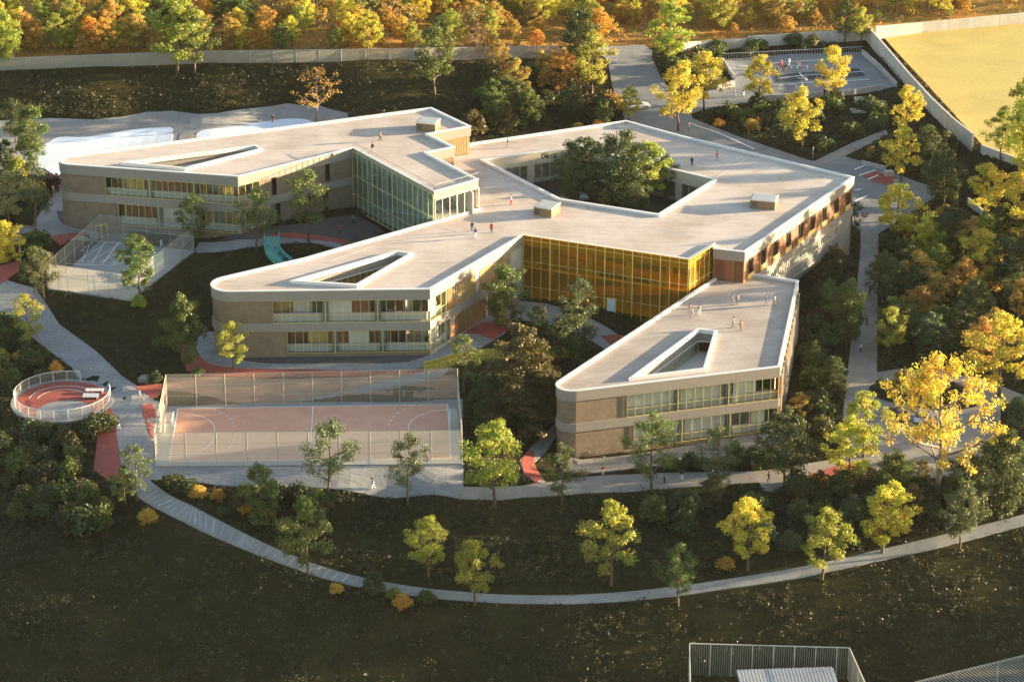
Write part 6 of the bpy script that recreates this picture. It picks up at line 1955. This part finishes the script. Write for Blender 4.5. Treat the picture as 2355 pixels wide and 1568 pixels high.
BEDS = [wpoly(b) for b in ([(360,1118),(560,1136),(900,1162),(1200,1172),(1600,1150),(1500,1330),(1100,1350),(750,1290),(480,1185)], [(0,1150),(300,1190),(430,1240),(300,1310),(0,1320)], [(0,215),(470,205),(780,215),(790,262),(560,248),(280,268),(0,280)], [(1590,265),(1740,238),(1850,234),(2040,235),(2100,230),(2240,345),(2150,430),(1980,374),(1944,362),(2044,316),(2037,296),(1872,368),(1703,315)],
    [(1500,140),(1570,115),(1985,92),(2080,205),(2062,202),(1982,124),(1663,138),(1640,200),(1560,220)], [(2010,470),(2160,440),(2360,540),(2360,1000),(2290,900),(2020,850),(2022,580)],
    [(1840,680),(1975,560),(1940,950),(1930,1050),(1800,1050),(1820,900)], [(1290,1092),(1440,1080),(1790,1056),(1900,1058),(1780,1079),(1530,1086),(1350,1096)], [(1040,300),(1130,140),(1396,132),(1430,260),(1240,310)],
    [(1690,1150),(1850,1105),(2000,1085),(2360,1105),(2360,1190),(2150,1235),(1900,1290),(1600,1330),(1480,1150)], [(0,720),(215,890),(60,905),(0,910)], [(0,920),(210,985),(280,1090),(310,1140),(200,1180),(0,1150)], [(1066,880),(1290,830),(1290,980),(1190,1060),(1066,1080)], [(2000,893),(2044,880),(2170,884),(2245,930),(2100,930),(2020,915)])]
layer('ground_cover', 'low dark shrubby ground cover in the planted beds and under the trees', 34000, (-105, 105, 320, 520), (.35, .8), [(.040, .050, .018), (.030, .038, .016), (.055, .060, .018), (.10, .075, .018), (.045, .040, .016)], 26, .12, 8, .8, .4, .35, beds)
LAWNS = [wpoly(b) for b in ([(1066,1060),(1110,1040),(1200,1090),(1235,1114),(1180,1118),(1066,1118)], [(1300,1140),(1500,1130),(1740,1113),(1750,1128),(1640,1145),(1420,1160),(1300,1160)], [(2018,770),(2080,800),(2120,845),(2020,855)], [(345,1104),(560,1122),(900,1144),(900,1160),(600,1140),(420,1120)], [(1040,925),(1075,925),(1075,1060),(1066,1060)], [(560,1262),(680,1310),(860,1362),(1100,1390),(1100,1405),(820,1375),(640,1320)], [(1935,820),(1950,820),(1940,1045),(1915,1050)])]
def lawns(x, y, g):
    r = np.zeros(len(x), bool)
    for pl in LAWNS: r |= inside(pl, x, y)
    return r
layer('undergrowth', 'rough olive undergrowth on the dark slopes round the school', 36000, (-105, 105, 285, 520), (.35, .85), [(.050, .055, .018), (.040, .040, .016), (.060, .062, .020), (.045, .036, .018), (.085, .065, .018)], 24, .11, 15, .8, .3, .5, lambda x, y, g: inside_fence(x, y, g) & (np.sin(x * .21 + 1.3 * np.sin(y * .17)) * np.cos(y * .19 + x * .05) + g.normal(0, .35, len(x)) > -.15))
layer('lawn', 'brighter green grass along the path edges', 60000, (-75, 80, 320, 420), (.15, .35), [(.055, .075, .014), (.045, .060, .013), (.075, .085, .016)], 10, .12, 12, .8, .3, .05, lawns)
layer('meadow', 'orange brown autumn meadow of grasses and low scrub', 9000, (-120, 120, 490, 590), (.4, .9), [(.40, .20, .05), (.32, .23, .06), (.20, .20, .045), (.48, .22, .04), (.36, .28, .08)], 14, .15, 6, .9, .4, 0, beyond)

# ---- woods east of the picture, whose long shadows cross the school
er = random.Random(31)
for k in range(24):
    x = er.uniform(88, 150); y = er.uniform(300, 440)
    tree(Vector((x, y, tz(x, y))), er.uniform(9, 14), er.choice(['dense', 'ash', 'oval']), er.choice(['y', 'yg', 'dg', 'g']), 'tree of the eastern wood past the right edge', 1.1, 'trees of the wood east of the road')
for k in range(11):
    x = er.uniform(86, 104); y = 408 + k * 5.2 + er.uniform(-2, 2)
    tree(Vector((x, y, tz(x, y))), er.uniform(17, 23), er.choice(['ash', 'oval']), er.choice(['y', 'yg', 'g']), 'very tall tree of the eastern wood past the field', .8, 'tall trees east of the field')

# ------------------------------------------------------------------ people
def figure(walk=0.25, arm=.2, child=1.0):
    """one continuous skinned body: verts, edges, radii grown by a Skin modifier"""
    V = [(0,0,.95),(0,.0,1.15),(0,.01,1.38),(0,.01,1.50),(0,-.01,1.60),(0,-.01,1.72),
         (.10,0,.90),(.11,-walk*.5,.50),(.11,-walk*.6+.10*(walk>0),.08),(.11,-walk*.6-.10,.04),
         (-.10,0,.90),(-.11,walk*.35,.50),(-.11,walk*.75,.09),(-.11,walk*.75-.18,.04),
         (.19,.01,1.40),(.25,arm*.2,1.12),(.26,-arm*.6,.86),(.26,-arm*.7,.76),
         (-.19,.01,1.40),(-.25,-arm*.3,1.12),(-.26,-arm*1.2,.88),(-.26,-arm*1.4,.79)]
    E = [(0,1),(1,2),(2,3),(3,4),(4,5),(0,6),(6,7),(7,8),(8,9),(0,10),(10,11),(11,12),(12,13),(2,14),(14,15),(15,16),(16,17),(2,18),(18,19),(19,20),(20,21)]
    R = [.145,.14,.15,.06,.095,.085,.10,.065,.05,.04,.10,.065,.05,.04,.06,.045,.036,.03,.06,.045,.036,.03]
    me = bpy.data.meshes.new('body'); me.from_pydata(V, E, [])
    o = bpy.data.objects.new('body', me); COL.objects.link(o)
    md = o.modifiers.new('s', 'SKIN')
    for v, r_ in zip(me.skin_vertices[0].data, R): v.radius = (r_, r_ * (.75 if r_ > .12 else 1))
    me.skin_vertices[0].data[0].use_root = True
    o.modifiers.new('d', 'SUBSURF').levels = 1
    dg = bpy.context.evaluated_depsgraph_get()
    out = bpy.data.meshes.new_from_object(o.evaluated_get(dg))
    bpy.data.objects.remove(o)
    n = len(out.polygons); mi = np.zeros(n, np.int32)
    for p in out.polygons:
        c = p.center
        if c.z > 1.47: mi[p.index] = 0
        elif abs(c.x) > .21 and c.z < .95: mi[p.index] = 0
        elif c.z > .98: mi[p.index] = 1
        elif c.z > .10: mi[p.index] = 2
        else: mi[p.index] = 3
    return out, mi
FIG = [figure(.25, .2), figure(.05, .05), figure(.4, .3)]
flat_cache = {}
def flat(c):
    if c not in flat_cache: flat_cache[c] = surf('cloth %.2f %.2f %.2f' % c, c, rough=.9, var=.1)
    return flat_cache[c]
SKIN, HAIR = (.45, .28, .19), (.03, .022, .016)
def hair_mesh():
    bm = bmesh.new(); bmesh.ops.create_icosphere(bm, subdivisions=2, radius=.118)
    bmesh.ops.delete(bm, geom=[v for v in bm.verts if v.co.z < -.02 and v.co.y < .02], context='VERTS')
    for v in bm.verts: v.co.z = v.co.z * 1.15
    me = bpy.data.meshes.new('hair'); bm.to_mesh(me); bm.free(); return me
HM = hair_mesh()
def person(p, top, legs, label, h=1.65, hair=HAIR):
    k = prng.randrange(3); src, mi = FIG[k]
    me = src.copy(); me.name = 'person'
    me.materials.clear()
    for c in (SKIN, top, legs, (.03, .03, .03)): me.materials.append(flat(c))
    me.polygons.foreach_set('material_index', mi); me.polygons.foreach_set('use_smooth', [True] * len(mi))
    o = bpy.data.objects.new('person', me); COL.objects.link(o)
    s = h / 1.78; o.location = p; o.scale = (s * 1.1, s * 1.1, s); o.rotation_euler = (0, 0, prng.uniform(0, 6.28))
    tag(o, label, 'person', 'people about the school')
    m = HM.copy(); m.materials.clear(); m.materials.append(flat(hair))
    q = bpy.data.objects.new('hair', m); COL.objects.link(q); q.parent = o; q.location = (0, .0, 1.70)
BK, RD, WH, BL, GY, PK, TQ = (.02, .02, .025), (.5, .04, .03), (.75, .74, .72), (.05, .08, .22), (.22, .22, .23), (.6, .25, .25), (.1, .4, .4)
FG, FG2, FP = (.24, .23, .22), (.17, .16, .16), (.34, .22, .19)
RM, RL, RT = ZM - .37, ZL - .37, ZT - .37
for X, Y, z, top, legs, lab in [
  (1086,532,RM,BK,BL,'person in black top on the main roof, farther of the close pair'),(1093.5,547,RM,BL,WH,'person in blue top and white trousers on the main roof'),(1130.5,535,RM,RD,BK,'person in red top and black trousers on the main roof'),
  (1175.5,471,RM,WH,RD,'person in white top and red trousers beside the courtyard'),(1167.5,340,RM,BK,GY,'person in dark clothes on the far end of the main roof'),(874.5,324,RL,PK,BK,'person in pink top on the west wing roof'),
  (1649,370,RM,RD,GY,'person in red top on the roof near the east edge'),(1591,382,RM,BK,BK,'person in black on the roof right of the courtyard'),(857,351,RL,BK,GY,'person in dark clothes by the glass hall railing'),
  (1684,702,RT,FG,FG2,'person in grey top in the middle of the south-east roof'),(1696,700,RT,FG,FG2,'person in grey top just right of the middle of the south-east roof'),(1762,702,RT,FG,FG,'person in grey near the east edge of the south-east roof'),(1781,702,RT,FG,FG2,'person in grey nearest the east kerb of the south-east roof'),
  (1586,722,RT,FP,FG,'person in faded pink near the west edge of the south-east roof'),(1592,731,RT,FG,FG,'person in two greys near the west edge of the south-east roof'),(1608,724,RT,FP,WH,'person in pink and white near the amber hall corner'),(1687,753,RT,FG,FG,'person in grey behind the roof opening of the south-east wing'),(1704,761,RT,FP,FP,'person all in pink behind the roof opening of the south-east wing'),
  (847,648,ZM-4.4,RD,RD,'person in red inside the roof opening of the brick wing'),(853,646,ZM-4.4,BK,BK,'person in black inside the roof opening of the brick wing')]:
    person(at(X, Y, z), top, legs, lab)
for X, Y, top, legs, lab, dz in [
  (1344,1105,RD,BL,'person in red top at the left end of the gravel road',.1),(1528,1112,GY,BK,'person in grey coat and red cap on the gravel road',.1),(1568,1105,BK,WH,'person in black top walking on the gravel road',.1),(1507,1101,BK,BK,'person in black at the edge of the gravel road',.1),
  (1639,1101,WH,BK,'person in white top on the gravel road behind a trunk',.1),(1767.6,1110,BK,BK,'person in a black coat on the gravel road by the dense tree',.1),(1732,1081,TQ,RD,'person in pale teal beside the bushes of the gravel road',.1),(1387,1094,RD,WH,'person in red and white by the bushes of the gravel road',.1),
  (1993,750,BK,BK,'person in black walking down the straight road',.1),(1980,812,WH,BK,'person in white walking on the lower straight road',.1),(2000,682,RD,BK,'person in red at the top of the straight road',.1),(2199,920,BK,BK,'person in black on the turning loop',.1),
  (322,920,WH,GY,'person in white on the plaza beside the court',.1),(273.5,990,BK,WH,'person in black and white on the red strip edge',.1),(855,1124,WH,WH,'person in white on the terrace before the court, left',.1),(858,1126,GY,WH,'person in grey on the terrace before the court, right',.1),
  (627,284,BK,RD,'person in black top and red trousers beside the pale pool',.1),(372,572,WH,WH,'person in white inside the small west cage',.2),(782,540,RD,BK,'person in red below the blue green glass hall',.1),(813,516,GY,BK,'person in grey at the foot of the blue green glass hall',.1),
  (1788,171,BK,BK,'person in black by the black matting',.15),(1797,158,RD,RD,'person in red on the upper playground',.15),(1814,154,WH,WH,'person in white dress on the upper playground',.15),(1832,163,TQ,TQ,'person in teal on the upper playground',.15),(1838,160,PK,RD,'person in pink beside the one in teal',.15),(1806,167,BK,GY,'person in black and grey on the upper playground',.15),(1800,167,BK,BK,'child in black on the upper playground',.15),
  (1852,197,WH,GY,'person in white at the front of the upper playground',.15),(1896,224,BK,BK,'person in black on the wall walk below the upper playground, left',.15),(1901,223,BK,GY,'person in black on the wall walk below the upper playground, right',.15),(1584,300,PK,GY,'person in pink on the entrance road beside the roof edge',.1),(1710,223,BK,WH,'person in black and white by the tan steps',.1),
  (1190,742,WH,PK,'person in white under the tree in the yard',.1)]:
    p = on(X, Y); person(Vector((p.x, p.y, p.z + dz)), top, legs, lab, 1.2 if 'child' in lab else 1.6)

# ------------------------------------------------------------------ evening haze
hz = MB(); hz.box((20, 480, 82), (900, 1300, 224))
hm = bpy.data.materials.new('evening haze'); hm.use_nodes = True
hn = hm.node_tree; hn.nodes.clear()
ho = N(hn, 'ShaderNodeOutputMaterial'); hv = N(hn, 'ShaderNodeVolumePrincipled')
hv.inputs['Density'].default_value = .000016; hv.inputs['Color'].default_value = (1, .93, .82, 1); hv.inputs['Anisotropy'].default_value = .3
hn.links.new(hv.outputs[0], ho.inputs['Volume'])
ob = hz.build('haze', hm); tag(ob, 'thin warm evening haze over the school grounds', None, None, 'stuff')
